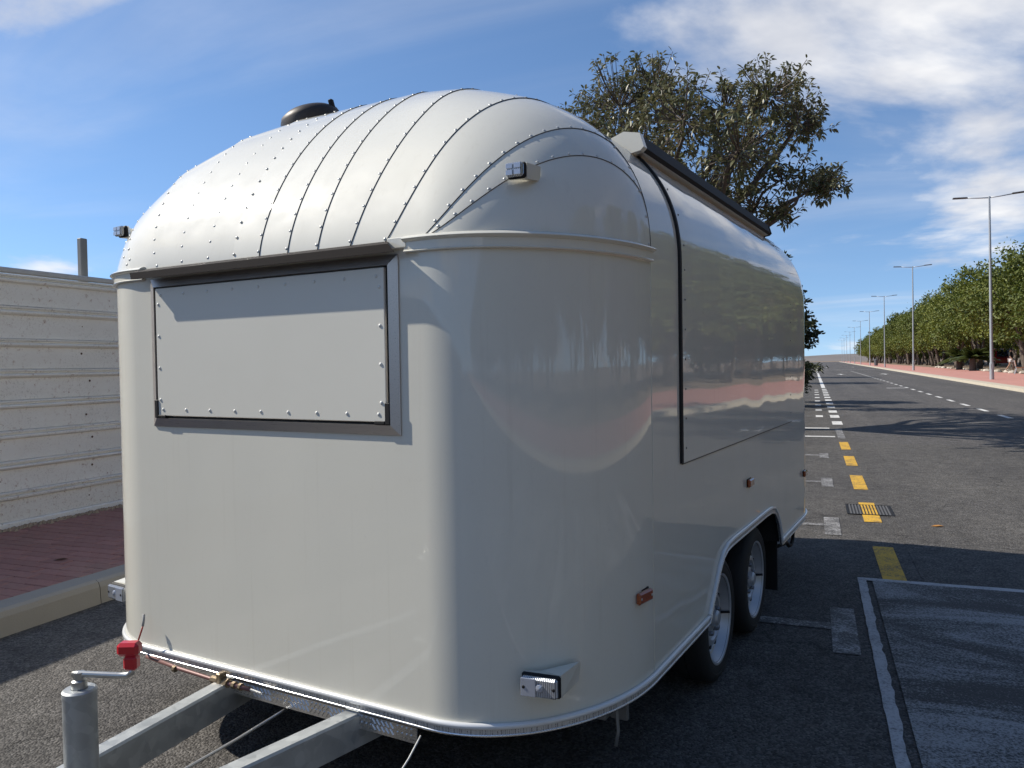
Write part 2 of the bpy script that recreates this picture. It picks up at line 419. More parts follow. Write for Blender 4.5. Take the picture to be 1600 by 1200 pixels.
# ------------------------------------------------------------------ setting: ground, road, pavements
def sheet(name, pts, z, mat, parent=None, kind='structure'):
    o = MB().add([(x, y, z) for x, y in pts], [tuple(range(len(pts)))]).build(name, mat, parent)
    if kind and not parent: o['kind'] = kind
    return o
KX = lambda y: 6.95 + 0.0155*y          # right-hand kerb line
KERB_L = -3.9
ground = sheet('ground', [(-900, -300), (900, -300), (900, 2500), (-900, 2500)], -0.03, SOIL)
road = sheet('road', [(0.62, -300), (KX(-300), -300), (KX(520), 520), (0.62, 520)], 0.0, ASPH2)
lane = sheet('parking_lane', [(KERB_L-.05, -300), (0.62, -300), (0.62, 520), (KERB_L-.05, 520)], 0.0, ASPH)
near_patch = sheet('road_apron', [(0.62, -12), (5.2, -12), (5.2, 13.2), (0.62, 13.9)], 0.004, ASPH)

# left pavement: bedding, kerbstones, pavers
walk = MB().box(-5.88, KERB_L-.17, -300, 90, -.02, .112).build('pavement', [MORT]); tag(walk, kind='structure')
PX0, PX1, PY0, PY1 = -5.87, -4.071, 2.75, 5.95
sheet('paving_beyond', [(PX0, -300), (PX1, -300), (PX1, PY0), (PX0, PY0)], .134, PAVE_FAR, walk)
sheet('paving_beyond', [(PX0, PY1), (PX1, PY1), (PX1, 90), (PX0, 90)], .134, PAVE_FAR, walk)
bm_ = MB().box(-.0975, .0975, -.0475, .0475, -.03, 0, bev=.004).mesh('paver', [PAVER])
bh_ = MB().box(-.0475, .0475, -.0475, .0475, -.03, 0, bev=.004).mesh('paver', [PAVER])
rows = int((PY1-PY0)/.1)
for j in range(rows):
    y = PY0 + .05 + j*.1; off = .1 if j % 2 else 0.0
    cells = [(PX0 + .1 + i*.2 + off, bm_) for i in range(9 if not off else 8)] + ([(PX0+.05, bh_), (PX0+1.75, bh_)] if off else [])
    for x, pm in cells:
        o = link('paver', pm, walk); o.location = (x, y, .138 + random.uniform(-.0025, .0015)); o.rotation_euler = (random.uniform(-.008, .008), random.uniform(-.008, .008), random.uniform(-.006, .006))
kerb = empty('kerb'); tag(kerb, kind='structure')
def kerbstone(x0, x1, L, h):
    b = MB(); prof = [(x0, -.02), (x0, h), (x1-.03, h), (x1-.008, h-.012), (x1+.004, h-.04), (x1+.012, -.02)]
    V = [(x, y, z) for y in (0, L) for x, z in prof]; n = len(prof)
    return b.add(V, [tuple(range(n)), tuple(range(2*n-1, n-1, -1))] + [(k, k+n, (k+1) % n+n, (k+1) % n) for k in range(n)])
km = kerbstone(KERB_L-.17, KERB_L, .992, .138).mesh('kerbstone', [CONC])
for j in range(-40, 40):
    o = link('kerbstone', km, kerb); o.location = (random.uniform(-.003, .003), j+.35, random.uniform(-.003, .002))

# right pavement
rk = MB(); ys = [-300, -150, 0, 60, 120, 200, 320, 520]
for a, b in zip(ys[:-1], ys[1:]):
    rk.add([(KX(a), a, -.02), (KX(a), a, .13), (KX(a)+.55, a, .135), (KX(a)+.55, a, -.02), (KX(b), b, -.02), (KX(b), b, .13), (KX(b)+.55, b, .135), (KX(b)+.55, b, -.02)], [(0, 4, 5, 1), (1, 5, 6, 2)])
tag(rk.build('far_kerb', [CREAM]), kind='structure')
rp = MB()
for a, b in zip(ys[:-1], ys[1:]):
    rp.add([(KX(a)+.55, a, .131), (KX(a)+5.4, a, .20), (KX(a)+5.4, a, -.05), (KX(b)+.55, b, .131), (KX(b)+5.4, b, .20), (KX(b)+5.4, b, -.05)], [(0, 3, 4, 1), (1, 4, 5, 2)])
tag(rp.build('far_pavement', [PINK]), kind='structure')
vg = MB()
for a, b in zip(ys[:-1], ys[1:]):
    vg.add([(KX(a)+5.4, a, .17), (KX(a)+9, a, .36), (70, a, .36), (KX(b)+5.4, b, .17), (KX(b)+9, b, .36), (70, b, .36)], [(0, 3, 4, 1), (1, 4, 5, 2)])
tag(vg.build('verge', [SOIL]), kind='structure')
# hills on the horizon
hb = MB(); G = []
for j, y in enumerate((900, 1000, 1150)):
    G.append([(x, y, -1 if j != 1 else 4.5+2.2*math.sin(x*.011+1.3)+1.5*math.sin(x*.031)) for x in range(-800, 900, 25)])
tag(hb.grid(G).build('hills', [simple('hazy_hill', (0.17, 0.15, 0.135), .95, var=.35, scale=.02)], smooth=True), kind='structure')

# painted markings
def mark(name, pts, mat, z=.004, parent=None): return sheet(name, pts, z, mat, parent)
def rect(x0, x1, y0, y1): return [(x0, y0), (x1, y0), (x1, y1), (x0, y1)]
for a, b in ((5.262, 6.18), (7.1, 8.05), (8.86, 9.93), (10.82, 11.88), (12.72, 13.9)):
    mark('yellow_dash', rect(.395, .53, a, b), YELLOW, parent=lane)
for a, b in ((3.87, 4.58), (6.49, 7.21), (8.95, 9.63), (11.57, 12.17)):
    mark('bay_marker', rect(.08, .20, a, b), WHITE_W, parent=lane)
    c = (a+b)/2+.03
    mark('bay_divider', rect(-2.2, .078, c-.05, c+.05), WHITE_W, parent=lane)
for k in range(8):
    y = 20.2 + k*2.5
    mark('bay_marker', rect(.06, .22, y-.32, y+.32), WHITE_M, parent=lane); mark('bay_divider', rect(-2.2, .056, y-.05, y+.05), WHITE_W, parent=lane)
for k in range(11):
    y = 17.4 + k*2.08 + (.2 if k < 2 else 0)
    mark('edge_dash', rect(.38, .58, y, y+.95), WHITE_M, parent=lane)
mark('edge_line', rect(.38, .56, 40.6, 130), WHITE_M, parent=lane)
mark('edge_line', rect(.40, .52, 14.55, 16.5), WHITE_W, parent=lane)
mark('stop_line', rect(-2.6, .36, 14.75, 14.93), WHITE_M, parent=lane)
mark('stop_line', rect(-2.6, .30, 16.55, 16.75), WHITE_M, parent=lane)
for k in range(34):
    y = 15.0 + k*2.52; xx = 4.08 + .0009*k*2.52
    mark('lane_dash', rect(xx-.06, xx+.06, y, y+1.15), WHITE_M, parent=road)
for (x, y) in ((6.0, 77.4), (2.4, 77.8), (2.3, 150), (6.6, 150)):
    mark('lane_arrow', [(x-.08, y-2), (x+.08, y-2), (x+.08, y), (x+.4, y), (x, y+2), (x-.4, y), (x-.08, y)], WHITE_M, parent=road)
mark('crossing_bar', rect(1, 7.6, 112, 112.5), WHITE_M, parent=road); mark('crossing_bar', rect(3.2, 4.0, 40.0, 40.35), WHITE_M, parent=road)
# scuffed painted bay in the foreground
mark('painted_bay', [(.332, -3), (4.4, -3), (4.4, 5.19), (.332, 5.19)], BAY, .008, parent=lane)
bl = MB(); rnd = random.Random(3)
ys_ = [-3 + i*.06 for i in range(int(8.25/.06)+1)]
bl.grid([[(.25+rnd.uniform(-.002, .002), y, .0081), (.298+rnd.uniform(-.007, .006), y, .0081)] for y in ys_], flip=True)
bl.grid([[(.25+i*.08, 5.19, .0083), (.25+i*.08, 5.25+rnd.uniform(-.006, .006), .0083)] for i in range(52)])
bl.build('painted_bay_border', [worn_paint('bay_border_paint', (0.44, 0.44, 0.45), .66, sharp=.1)], lane)

# drain grate with the yellow dash running over it
gr = empty('drain_grate', (.465, 7.66, 0)); tag(gr, 'black iron drain grate crossed by a yellow dash', 'drain grate')
g_ = MB()
for (a, b, c, d) in ((-.19, .19, -.25, -.235), (-.19, .19, .235, .25), (-.19, -.175, -.235, .235), (.175, .19, -.235, .235)): g_.box(a, b, c, d, .0045, .0085)
g_.build('frame', [BLACK], gr)
MB().box(-.174, .174, -.234, .234, .0042, .005).build('pit', [UNDER], gr)
bar = MB().box(-.006, .006, -.234, .234, .005, .008).mesh('bar', [simple('cast_iron', (.13, .125, .12), .6, .3)]); bary = MB().box(-.007, .007, -.234, .234, .005, .0082).mesh('bar', [YELLOW])
for i in range(13):
    x = -.156 + i*.026
    o = link('bar', bary if -.075 < x < .07 else bar, gr); o.location = (x, 0, 0)

# small litter and gravel along the fence foot
gv = MB(); rn = random.Random(5)
for i in range(900):
    y = rn.uniform(2.6, 6.6); x = -5.86 + abs(rn.gauss(0, .045)); s = rn.uniform(.006, .022)
    z = .139
    gv.add([(x-s, y-s*.6, z), (x+s, y-s, z), (x+s*.7, y+s, z), (x-s*.6, y+s*.8, z), (x+rn.uniform(-.3, .3)*s, y, z+s*.8)], [(0, 1, 4), (1, 2, 4), (2, 3, 4), (3, 0, 4)])
tag(gv.build('gravel_debris', [simple('dry_debris', (0.36, 0.27, 0.18), .95, var=.5, scale=40)]), 'loose gravel and dry leaves along the fence foot', 'gravel', kind='stuff')
def dry_leaf(name, loc, rz, s, mat, label):
    b = MB(); pts = [(-1, 0, 0), (-.4, -.38, .12), (.3, -.36, .2), (1, 0, .05), (.3, .36, .16), (-.4, .38, .1), (-.3, 0, -.02), (.35, 0, .03)]
    b.add([(x*s, y*s, z*s) for x, y, z in pts], [(0, 1, 6), (1, 2, 7, 6), (2, 3, 7), (3, 4, 7), (4, 5, 6, 7), (5, 0, 6)])
    o = b.build(name, [mat]); o.location = loc; o.rotation_euler = (.1, 0, rz); tag(o, label, 'leaf'); return o
DRY = simple('dry_leaf_brown', (0.10, 0.045, 0.025), .8); DRY2 = simple('dry_leaf_orange', (0.42, 0.20, 0.05), .7)
dry_leaf('fallen_leaf', (-4.55, 3.62, .142), .6, .045, DRY, 'brown curled dead leaf on the red pavers')
dry_leaf('fallen_leaf', (.93, 7.05, .006), .2, .05, DRY2, 'orange dry leaf lying on the sunlit road')

# ------------------------------------------------------------------ corrugated fence on the left
fence = empty('metal_fence', (-5.92, 0, .112)); tag(fence, 'dusty white ribbed sheet metal fence behind the red pavement', 'fence')
FY0, FY1 = -80, 40
def fence_board(z0, z1):
    b = MB(); h = z1-z0
    prof = [(-.006, z0), (0.0, z0+h*.06), (0.0, z0+h*.70), (.030, z0+h*.745), (.036, z0+h*.79), (.034, z0+h*.83), (.004, z0+h*.86), (.002, z0+h*.90), (.026, z0+h*.92), (.028, z0+h*.965), (-.004, z0+h*.99)]
    ysl = [FY0 + i*1.0 for i in range(FY1-FY0+1)]
    rr = random.Random(int(z0*100))
    b.grid([[(x + .006*math.sin(y*1.7+z*3)+rr.uniform(-.002, .002), y, z) for x, z in prof] for y in ysl], flip=True)
    return b
zs = [-.0, .07, .31, .55, .79, 1.03, 1.275, 1.52, 1.78, 2.03]
for a, b in zip(zs[1:-1], zs[2:]):
    fence_board(a, b).build('sheet', [FENCE], fence, smooth=40)
MB().box(-.03, .035, FY0, FY1, -.0, .068, bev=.008).build('base_rail', [FENCE], fence)
MB().box(-.03, .03, FY0, FY1, 2.032, 2.075, bev=.008).build('top_cap', [simple('fence_cap', (0.5, 0.49, 0.47), .6)], fence)
MB().box(-.06, -.032, FY0, FY1, 0, 2.02).build('back_sheet', [FENCE], fence)
for y in range(-12, 40, 3):
    for z in (.19, .43, .91, 1.4, 1.66):
        pass
bt = MB()
for z in (.17, .42, .66, .90, 1.15, 1.39, 1.64):
    bt.dome((.001, 5.0+rn.uniform(-.05, .05), z+rn.uniform(-.03, .03)), (1, 0, 0), .010, .005)
bt.build('bolts', [simple('rusty_bolt', (0.10, 0.05, 0.03), .8)], fence)['kind'] = 'stuff'
for y in (-31, -25, -19, -13, -7, -1, 5.08, 11, 17):
    MB().box(-.115, -.066, y-.035, y+.035, 0, 2.42, bev=.006).build('post', [simple('grey_post', (0.24, 0.245, 0.235), .6)], fence)

# ------------------------------------------------------------------ the food trailer
W, RC, V1, L = 1.077, .451, .60, 4.05
ZT, ZB, H, NE, ME = .356, 1.70, .655, 2.37, 1.5
trailer = empty('food_trailer', (-1.63, 2.022, 0), R_(-8.4346))
tag(trailer, 'glossy cream white rounded food trailer with riveted dome roof parked by the kerb', 'trailer')
def planv(x):
    x = abs(x)
    return 0.0 if x < W-RC else V1 - V1*math.sqrt(max(0, 1-min(1, (x-(W-RC))/RC)**2))
def beltu(v): return W-RC+RC*math.sqrt(max(0, 1-(1-min(v, V1)/V1)**2))
def zdome(u, v):
    lo, hi = 0.0, 1.0
    for _ in range(36):
        s = (lo+hi)/2; cu = (1-s**NE)**(1/NE); cv = (1-s**ME)**(1/ME); ok = False
        if abs(u) < W*cu and cv > 1e-9:
            if v >= V1 or V1+(v-V1)/cv > planv(u/cu): ok = True
        if ok: lo = s
        else: hi = s
    return ZB + H*lo
def normals_of(G):
    out = []
    for i in range(len(G)):
        row = []
        for j in range(len(G[0])):
            a = Vector(G[min(i+1, len(G)-1)][j]) - Vector(G[max(i-1, 0)][j]); b = Vector(G[i][min(j+1, len(G[0])-1)]) - Vector(G[i][max(j-1, 0)][j] if False else G[i][max(j-1, 0)])
            n = b.cross(a); row.append(n.normalized() if n.length > 1e-12 else Vector((0, -1, 0)))
        out.append(row)
    return out
# plan outline (counter-clockwise seen from above, starting at the right side going forward)
def plan_front(nc=40):
    pts = []
    for i in range(nc+1):
        t = math.pi/2*(1-i/nc); pts.append(((W-RC+RC*math.sin(t), V1-V1*math.cos(t)), (math.sin(t)/RC, -math.cos(t)/V1)))
    for i in range(1, 12): pts.append(((W-RC)*(1-2*i/12), 0.0)) if False else pts.append((((W-RC)*(1-2*i/12), 0.0), (0, -1)))
    for i in range(nc+1):
        t = math.pi/2*i/nc; pts.append(((-(W-RC)-RC*math.sin(t), V1-V1*math.cos(t)), (-math.sin(t)/RC, -math.cos(t)/V1)))
    return pts
PF = plan_front()
wall = MB()
wall.grid([[(p[0][0], p[0][1], z) for p in PF] for z in (ZT, .8, 1.25, ZB)], flip=True)
wall.grid([[(p[0][0], L-p[0][1], z) for p in PF] for z in (ZT, .8, 1.25, ZB)])
# side walls with wheel-arch cut-outs
ARCH = [(1.225, ZT), (1.262, .40), (1.315, .452), (1.385, .522), (1.44, .560), (1.51, .580), (1.60, .584), (2.30, .584), (2.42, .580), (2.50, .565), (2.565, .53), (2.62, .475), (2.66, .41), (2.685, ZT)]
for sgn in (1, -1):
    u = W*sgn
    poly = [(u, V1, ZT)] + [(u, v, z) for v, z in ARCH] + [(u, L-V1, ZT), (u, L-V1, ZB), (u, V1, ZB)]
    wall.add(poly, [tuple(range(len(poly)))[::1 if sgn > 0 else -1]])
wall.build('wall', [PAINT], trailer, smooth=True)
# roof: barrel, rear dome, front gore panels
roof = MB()
TS = [i/72*math.pi for i in range(73)]
def arch_pt(t):
    c, s = math.cos(t), math.sin(t)
    return (W*math.copysign(abs(c)**(2/NE), c), ZB + H*abs(s)**(2/NE))
VS = [V1+.002 + (L-2*V1-.002)*i/6 for i in range(7)]
roof.grid([[(arch_pt(t)[0], v, arch_pt(t)[1]) for t in TS] for v in VS], flip=True)
gam = [i/30 for i in range(31)]
rear = []
for g in gam:
    v = V1*g**2.33; ub = beltu(v); row = []
    for j in range(61):
        w = math.cos(math.pi*j/60); u = ub*w; row.append((u, L-v, ZB if abs(w) > .99999 else zdome(u, v)))
    rear.append(row)
roof.grid(rear)
roof_o = roof.build('roof', [PAINT_R], trailer, smooth=True)
A_, C0_ = .607, -.004
SEAMS = [(-A_, -W*.9755), (-A_, -.952), (-.8*A_, -.745), (-.6*A_, -.50), (-.4*A_, -.285), (-.2*A_, -.14), (0, 0), (.2*A_, .14), (.4*A_, .285), (.6*A_, .50), (.8*A_, .745), (A_, .952), (A_, W*.9755)]
SEAMS = [(a+C0_*(1-abs(a)/A_*.4), b+C0_*(1 if abs(b) < .9 else 0)) for a, b in SEAMS]
NG = 44; gam = [i/NG for i in range(NG+1)]
def seam_u(k, g):
    if k < 0: return -beltu(V1*g**2.33)
    if k >= len(SEAMS): return beltu(V1*g**2.33)
    a, b = SEAMS[k]; return a + (b-a)*g
riv = MB()
def arclen_pick(P, step, start):
    out = []; acc = -start; i = 0
    for i in range(1, len(P)):
        d = (Vector(P[i])-Vector(P[i-1])).length; acc += d
        if acc >= 0: out.append(i); acc -= step
    return out
LAP = .0026
for k in range(-1, len(SEAMS)):
    right = k >= 5
    NW = 8; G = []
    for g in gam:
        v = V1*g**2.33; a, b = seam_u(k, g), seam_u(k+1, g); row = []
        for j in range(NW+1):
            u = a+(b-a)*j/NW
            edge = (k == -1 and j == 0) or (k == len(SEAMS)-1 and j == NW)
            row.append((u, v, ZB if (edge or g == 0) else zdome(u, v)))
        if 0 <= k <= 9:
            z0_, z1_ = row[0][2], row[-1][2]
            row = [(q[0], q[1], q[2]*.4 + .6*(z0_+(z1_-z0_)*j/NW)) for j, q in enumerate(row)]
        G.append(row)
    nr = normals_of(G); P = MB(); GG = []
    for i in range(NG+1):
        row = []
        for j in range(NW+1):
            n = nr[i][j]
            if n.z < -.2 or n.y > .5: n = -n
            w = j/NW if right else 1-j/NW
            off = LAP*w if 0 <= k < len(SEAMS)-1 or True else 0
            row.append(Vector(G[i][j]) + n*off)
        GG.append(row)
    P.grid(GG, flip=False)
    # lap edge with its bead of sealant
    if (right and k < len(SEAMS)-1) or (not right and k > -1):
        j = NW if right else 0; sk = []
        for i in range(NG+1):
            n = nr[i][j]; e = GG[i][j]
            side = (GG[i][j] - GG[i][j-1 if right else 1]); side = side.normalized() if side.length > 1e-7 else Vector((1 if right else -1, 0, 0))
            sk.append([e, e - n*(LAP*.9) + side*.0020])
        P.grid(sk, mi=1, flip=not right) if True else None
    P.build('roof_panel', [PAINT_R, SEAL], roof_o, smooth=True)
    # rivets along the seam
    if k+1 < len(SEAMS):
        line = [GG[i][NW] for i in range(NG+1)]; nl = [nr[i][NW] for i in range(NG+1)]
        fine = []; fn = []
        for i in range(NG):
            for q in range(6): fine.append(line[i].lerp(line[i+1], q/6)); fn.append(nl[i].lerp(nl[i+1], q/6))
        sdir = -1 if right or k+1 >= 6 else 1
        for i in arclen_pick(fine, .058, .03):
            td = (fine[min(i+1, len(fine)-1)]-fine[max(i-1, 0)]).normalized(); nn_ = fn[i].normalized(); cr_ = nn_.cross(td)
            if cr_.x*sdir < 0: cr_ = -cr_
            riv.dome(fine[i]+cr_*.006-nn_*.0004+(nn_*LAP if k+1 < 6 else nn_*0), nn_, .0052, .0025)
# ring seam between dome and barrel
ringp = [(arch_pt(t)[0], V1, arch_pt(t)[1]) for t in TS]
ringn = [Vector((arch_pt(t)[0]/W, 0, (arch_pt(t)[1]-ZB)/H)) for t in TS]
MB().sweep(ringp, ringn, [(-.002, -.001), (.0036, -.001), (.0036, .0), (.001, .0012), (-.002, .001)]).build('ring_seam', [SEAL], roof_o)
fine = []; fnn = []
for i in range(72):
    for q in range(6): fine.append(Vector(ringp[i]).lerp(Vector(ringp[i+1]), q/6)); fnn.append(ringn[i].lerp(ringn[i+1], q/6))
for i in arclen_pick(fine, .085, .03): riv.dome(fine[i]+Vector((0, -.014, 0))+fnn[i].normalized()*.002, fnn[i], .005, .0035)
riv.build('roof_rivets', [simple('painted_rivet', (0.50, 0.50, 0.47), .35, .3)], trailer, smooth=True)['kind'] = 'stuff'

# belt rail (drip moulding) right and left of the window hood
def belt(name, ua, side):
    path = []; nn = []
    if side > 0:
        for i in range(6): path.append((ua+(W-RC-ua)*i/6, 0, ZB)); nn.append((0, -1, 0))
        for i in range(31):
            t = math.pi/2*i/30; path.append((W-RC+RC*math.sin(t), V1-V1*math.cos(t), ZB)); nn.append((math.sin(t)/RC, -math.cos(t)/V1, 0))
    else:
        for i in range(31):
            t = math.pi/2*(1-i/30); path.append((-(W-RC)-RC*math.sin(t), V1-V1*math.cos(t), ZB)); nn.append((-math.sin(t)/RC, -math.cos(t)/V1, 0))
        for i in range(1, 7): path.append((-(W-RC)+(ua+W-RC)*i/6, 0, ZB)); nn.append((0, -1, 0))
    prof = [(-.003, -.023), (.012, -.023), (.014, -.020), (.010, -.016), (.010, .006), (.018, .009), (.023, .014), (.019, .019), (.006, .024), (-.003, .024)]
    MB().sweep(path, nn, [(a, -b) for a, b in prof]).build(name, [PAINT], trailer, smooth=35)
belt('belt_rail', .575, 1); belt('belt_rail', -.57, -1)

# bottom trim: bead, printed strip and lower lip, following the wheel arch
tp = []; tn = []
def ad(p, n): tp.append(Vector(p)); tn.append(Vector(n))
for v in (L-V1, 3.2, 2.9): ad((W, v, ZT), (1, 0, 0))
def arcpts():
    P = [Vector((W, v, z)) for v, z in ARCH]; out = []
    for a, b in zip(P[:-1], P[1:]):
        for q in range(4): out.append(a.lerp(b, q/4))
    return out + [P[-1]]
for p in reversed(arcpts()): ad(p, (1, 0, 0))
for v in (1.1, .85): ad((W, v, ZT), (1, 0, 0))
for p in PF: ad((p[0][0], p[0][1], ZT), (*p[1], 0))
for v in (1.0, 2, 3, L-V1): ad((-W, v, ZT), (-1, 0, 0))
rearp = []
for i in range(25):
    t = math.pi/2*(1-i/24); 
rb = [((p[0][0], L-p[0][1], ZT), (p[1][0], -p[1][1], 0)) for p in reversed(PF)]
def circ(cx, cy, r, n=10): return [(cx+r*math.cos(2*math.pi*i/n), cy+r*math.sin(2*math.pi*i/n)) for i in range(n)]
sgnb = 1
t0 = (tp[-20]-tp[-21]).normalized(); bdir = t0.cross(tn[-20].normalized()); sgnb = 1 if bdir.z > 0 else -1
def trim(name, prof, mat): MB().sweep(tp, tn, [(a, sgnb*b) for a, b in prof]).build(name, mat, trailer, smooth=50)
trim('trim_bead', circ(.006, .012, .009, 12), [WHITE_T])
trim('trim_strip', [(-.004, -.0105), (.0075, -.0105), (.0075, .004), (-.004, .004)], [TAPE])
trim('trim_lip', circ(.006, -.0135, .0045, 8), [ALU])
MB().sweep([p for p, n in rb], [n for p, n in rb], circ(.006, .012, .009, 8)).build('trim_bead', [ALU], trailer, smooth=50)

for sg_ in (1, -1):
    a_, b_ = sorted((sg_*(W-.001), sg_*(W+.0016))); MB().box(a_, b_, V1-.0015, V1+.0015, ZT+.02, ZB-.024).build('wall_seam', [PAINT], trailer)
# underbody
ub = MB()
ub.box(-.74, .74, .12, L-.12, ZT-.02, ZT+.02)
ub.box(-1.0, 1.0, .34, 1.20, ZT-.012, ZT+.012); ub.box(-1.0, 1.0, 2.72, L-.34, ZT-.012, ZT+.012)
for s in (-1, 1):
    a, b = sorted((s*.745, s*(W-.012)))
    ub.box(a, b, 1.205, 2.70, .60, .62); ub.box(a, b, 1.19, 1.204, ZT, .60); ub.box(a, b, 2.701, 2.715, ZT, .60)
    a, b = sorted((s*.72, s*.744)); ub.box(a, b, 1.2, 2.7, ZT, .62)
ub.build('underbody', [UNDER], trailer)
ch = MB()
for s in (-1, 1): ch.box(s*.62-.03, s*.62+.03, .35, L-.3, .23, .333)
for v in (1.54, 2.22): ch.box(-.80, .80, v-.035, v+.035, .22, .30)
ch.build('chassis', [simple('dark_chassis', (.05, .05, .052), .6)], trailer)

# wheels
def wheel_meshes():
    t = MB(); r, wd = .264, .088
    t.lathe([(.178, -wd*.86), (.20, -wd*1.0), (.235, -wd*.98), (.256, -wd*.84), (r-.002, -wd*.66), (r, -wd*.4), (r, -.003), (r-.008, -.002), (r-.008, .002), (r, .003), (r, wd*.4), (r-.002, wd*.66), (.256, wd*.84), (.235, wd*.98), (.226, wd*.985), (.224, wd*.965), (.20, wd*1.0), (.178, wd*.86)], (1, 0, 0), n=48)
    ri = MB()
    ri.lathe([(.181, -wd*.8), (.186, wd*.80), (.192, wd*.90), (.190, wd*.95), (.182, wd*.93), (.176, wd*.78), (.168, wd*.60), (.163, wd*.46), (.152, wd*.42), (.146, wd*.30), (.138, wd*.28), (.126, wd*.50), (.112, wd*.62), (.094, wd*.64), (.086, wd*.50), (.066, wd*.48), (.056, wd*.56), (.036, wd*.58), (.034, wd*.80), (.026, wd*.90), (.0, wd*.92)], (1, 0, 0), n=48)
    nb = MB()
    for k in range(5):
        a = 2*math.pi*k/5+.3; y, z = .069*math.cos(a), .069*math.sin(a)
        nb.lathe([(.0115, wd*.4), (.0115, wd*.66), (.008, wd*.74), (0, wd*.74)], (1, 0, 0), (0, y, z), 6)
    sl = MB()
    for k in range(10):
        a = 2*math.pi*k/10; y, z = .119*math.cos(a), .119*math.sin(a)
        sl.lathe([(.012, wd*.3), (.012, wd*.60), (0, wd*.60)], (1, 0, 0), (0, y, z), 10)
    return t.mesh('tyre', [RUBBER], 40), ri.mesh('rim', [RIM], 35), nb.mesh('bolt', [simple('wheel_bolt', (.25, .25, .26), .4, .8)]), sl.mesh('slot', [UNDER])
tm, rm, nm, slm = wheel_meshes()
for s in (1, -1):
    for v in (1.54, 2.225):
        w_ = empty('wheel', (s*(1.045-.088), v, .262), 0 if s > 0 else math.pi, trailer)
        for nme, me in (('tyre', tm), ('rim', rm), ('wheel_bolts', nm), ('vent_slots', slm)):
            po = link(nme, me, w_)
            if 's' == nme[-1]: po['kind'] = 'stuff'
        MB().tube([(.03, .14, -.02), (.085, .158, -.015)], .006, 8).build('valve', [BLACK], w_)
MB().box(W-.29, W-.03, 2.74, 2.75, .07, .35, bev=.003).build('mudflap', [BLACK], trailer)
MB().tube([(1.0, 3.0, .26), (1.01, 3.12, .25), (1.01, 3.22, .24), (1.01, 3.30, .20), (1.01, 3.38, .19), (1.01, 3.44, .215), (1.01, 3.46, .29)], .011, 8).build('tie_hook', [BLACK], trailer, smooth=True)
ZINC = simple('dull_zinc', (.22, .22, .215), .5, .4)
for a_ in ((.90, .965, .46, .52, .245, .34), (.93, .99, .58, .60, .20, .34), (.80, .83, .30, .36, .25, .335)): MB().box(*a_, bev=.004).build('corner_steady', [ZINC], trailer)
MB().tube([(.955, .50, .31), (.985, .50, .27), (.995, .49, .21), (.99, .48, .165)], .006, 8).build('steady_handle', [ZINC], trailer, smooth=True)

# front serving hatch
fh = empty('front_hatch', (0, 0, 0), 0, trailer)
U0, U1, Z0, Z1 = -.536, .549, 1.164, 1.676
def picture_frame(u0, u1, z0, z1, w, d0, d1):
    b = MB()
    O = [(u0, z0), (u1, z0), (u1, z1), (u0, z1)]; I = [(u0+w, z0+w), (u1-w, z0+w), (u1-w, z1-w), (u0+w, z1-w)]
    bars = []
    for k in range(4):
        q = (k+1) % 4
        m = MB(); a, c = O[k], O[q]; ai, ci = I[k], I[q]
        V = [(a[0], -.0005, a[1]), (c[0], -.0005, c[1]), (a[0], -d0, a[1]), (c[0], -d0, c[1]), (ai[0], -d1, ai[1]), (ci[0], -d1, ci[1]), (ai[0], -.0005, ai[1]), (ci[0], -.0005, ci[1])]
        m.add(V, [(0, 1, 3, 2), (2, 3, 5, 4), (4, 5, 7, 6)]); bars.append(m)
    return bars
for m in picture_frame(U0, U1, Z0, Z1, *(.029, .005, .0155)): m.build('frame_bar', [STEEL], fh)
MB().box(U0+.03, U1-.03, -.0025, -.0008, Z0+.03, Z1-.03).build('gasket', [BLACK], fh)
hp = MB().box(U0+.037, U1-.043, -.0145, -.0027, Z0+.038, Z1-.034, bev=.002); hp.build('panel', [PANEL], fh)
fr = MB(); pu0, pu1, pz0, pz1 = U0+.037, U1-.043, Z0+.038, Z1-.034
for i in range(9):
    x = pu0+.028+(pu1-pu0-.056)*i/8
    for z in (pz0+.022, pz1-.024): fr.dome((x, -.0143, z), (0, -1, 0), .0058, .0036)
for i in range(4):
    z = pz0+.055+(pz1-pz0-.11)*i/3
    for x in (pu0+.015, pu1-.017): fr.dome((x, -.0143, z), (0, -1, 0), .0058, .0036)
fr.build('panel_rivets', [WHITE_P], fh, smooth=True)['kind'] = 'stuff'
for (x, s) in ((pu0-.002, 1), (pu1+.002, -1)):
    b = MB(); xa, xb = sorted((x-s*.012, x+s*.006)); b.box(xa, xb, -.0185, -.003, pz0-.008, pz0+.055, bev=.002)
    xa, xb = sorted((x+s*.0062, x+s*.045)); b.box(xa, xb, -.0185, -.003, pz0-.008, pz0+.003, bev=.002); b.build('corner_bracket', [BLACK], fh)
hd = MB()
P0 = [(-.578, -.001, 1.716), (.512, -.001, 1.716), (.560, -.060, 1.697), (-.566, -.060, 1.697)]
hd.add(P0 + [(x, y, z-.004) for x, y, z in P0] + [(.562, -.0615, 1.697), (-.568, -.0615, 1.697), (.580, -.0625, 1.674), (-.560, -.0625, 1.674), (.580, -.0585, 1.674), (-.560, -.0585, 1.674)],
       [(0, 3, 2, 1), (4, 5, 6, 7), (0, 1, 5, 4), (1, 2, 6, 5), (3, 0, 4, 7), (9, 11, 10, 8), (11, 13, 12, 10), (13, 7, 6, 12), (3, 9, 8, 2)])
hd.build('hood', [HOOD], fh)
# strip of white flashing above the hood
MB().box(.515, .585, -.012, -.001, 1.690, 1.722, bev=.003).build('flashing', [PAINT], fh)

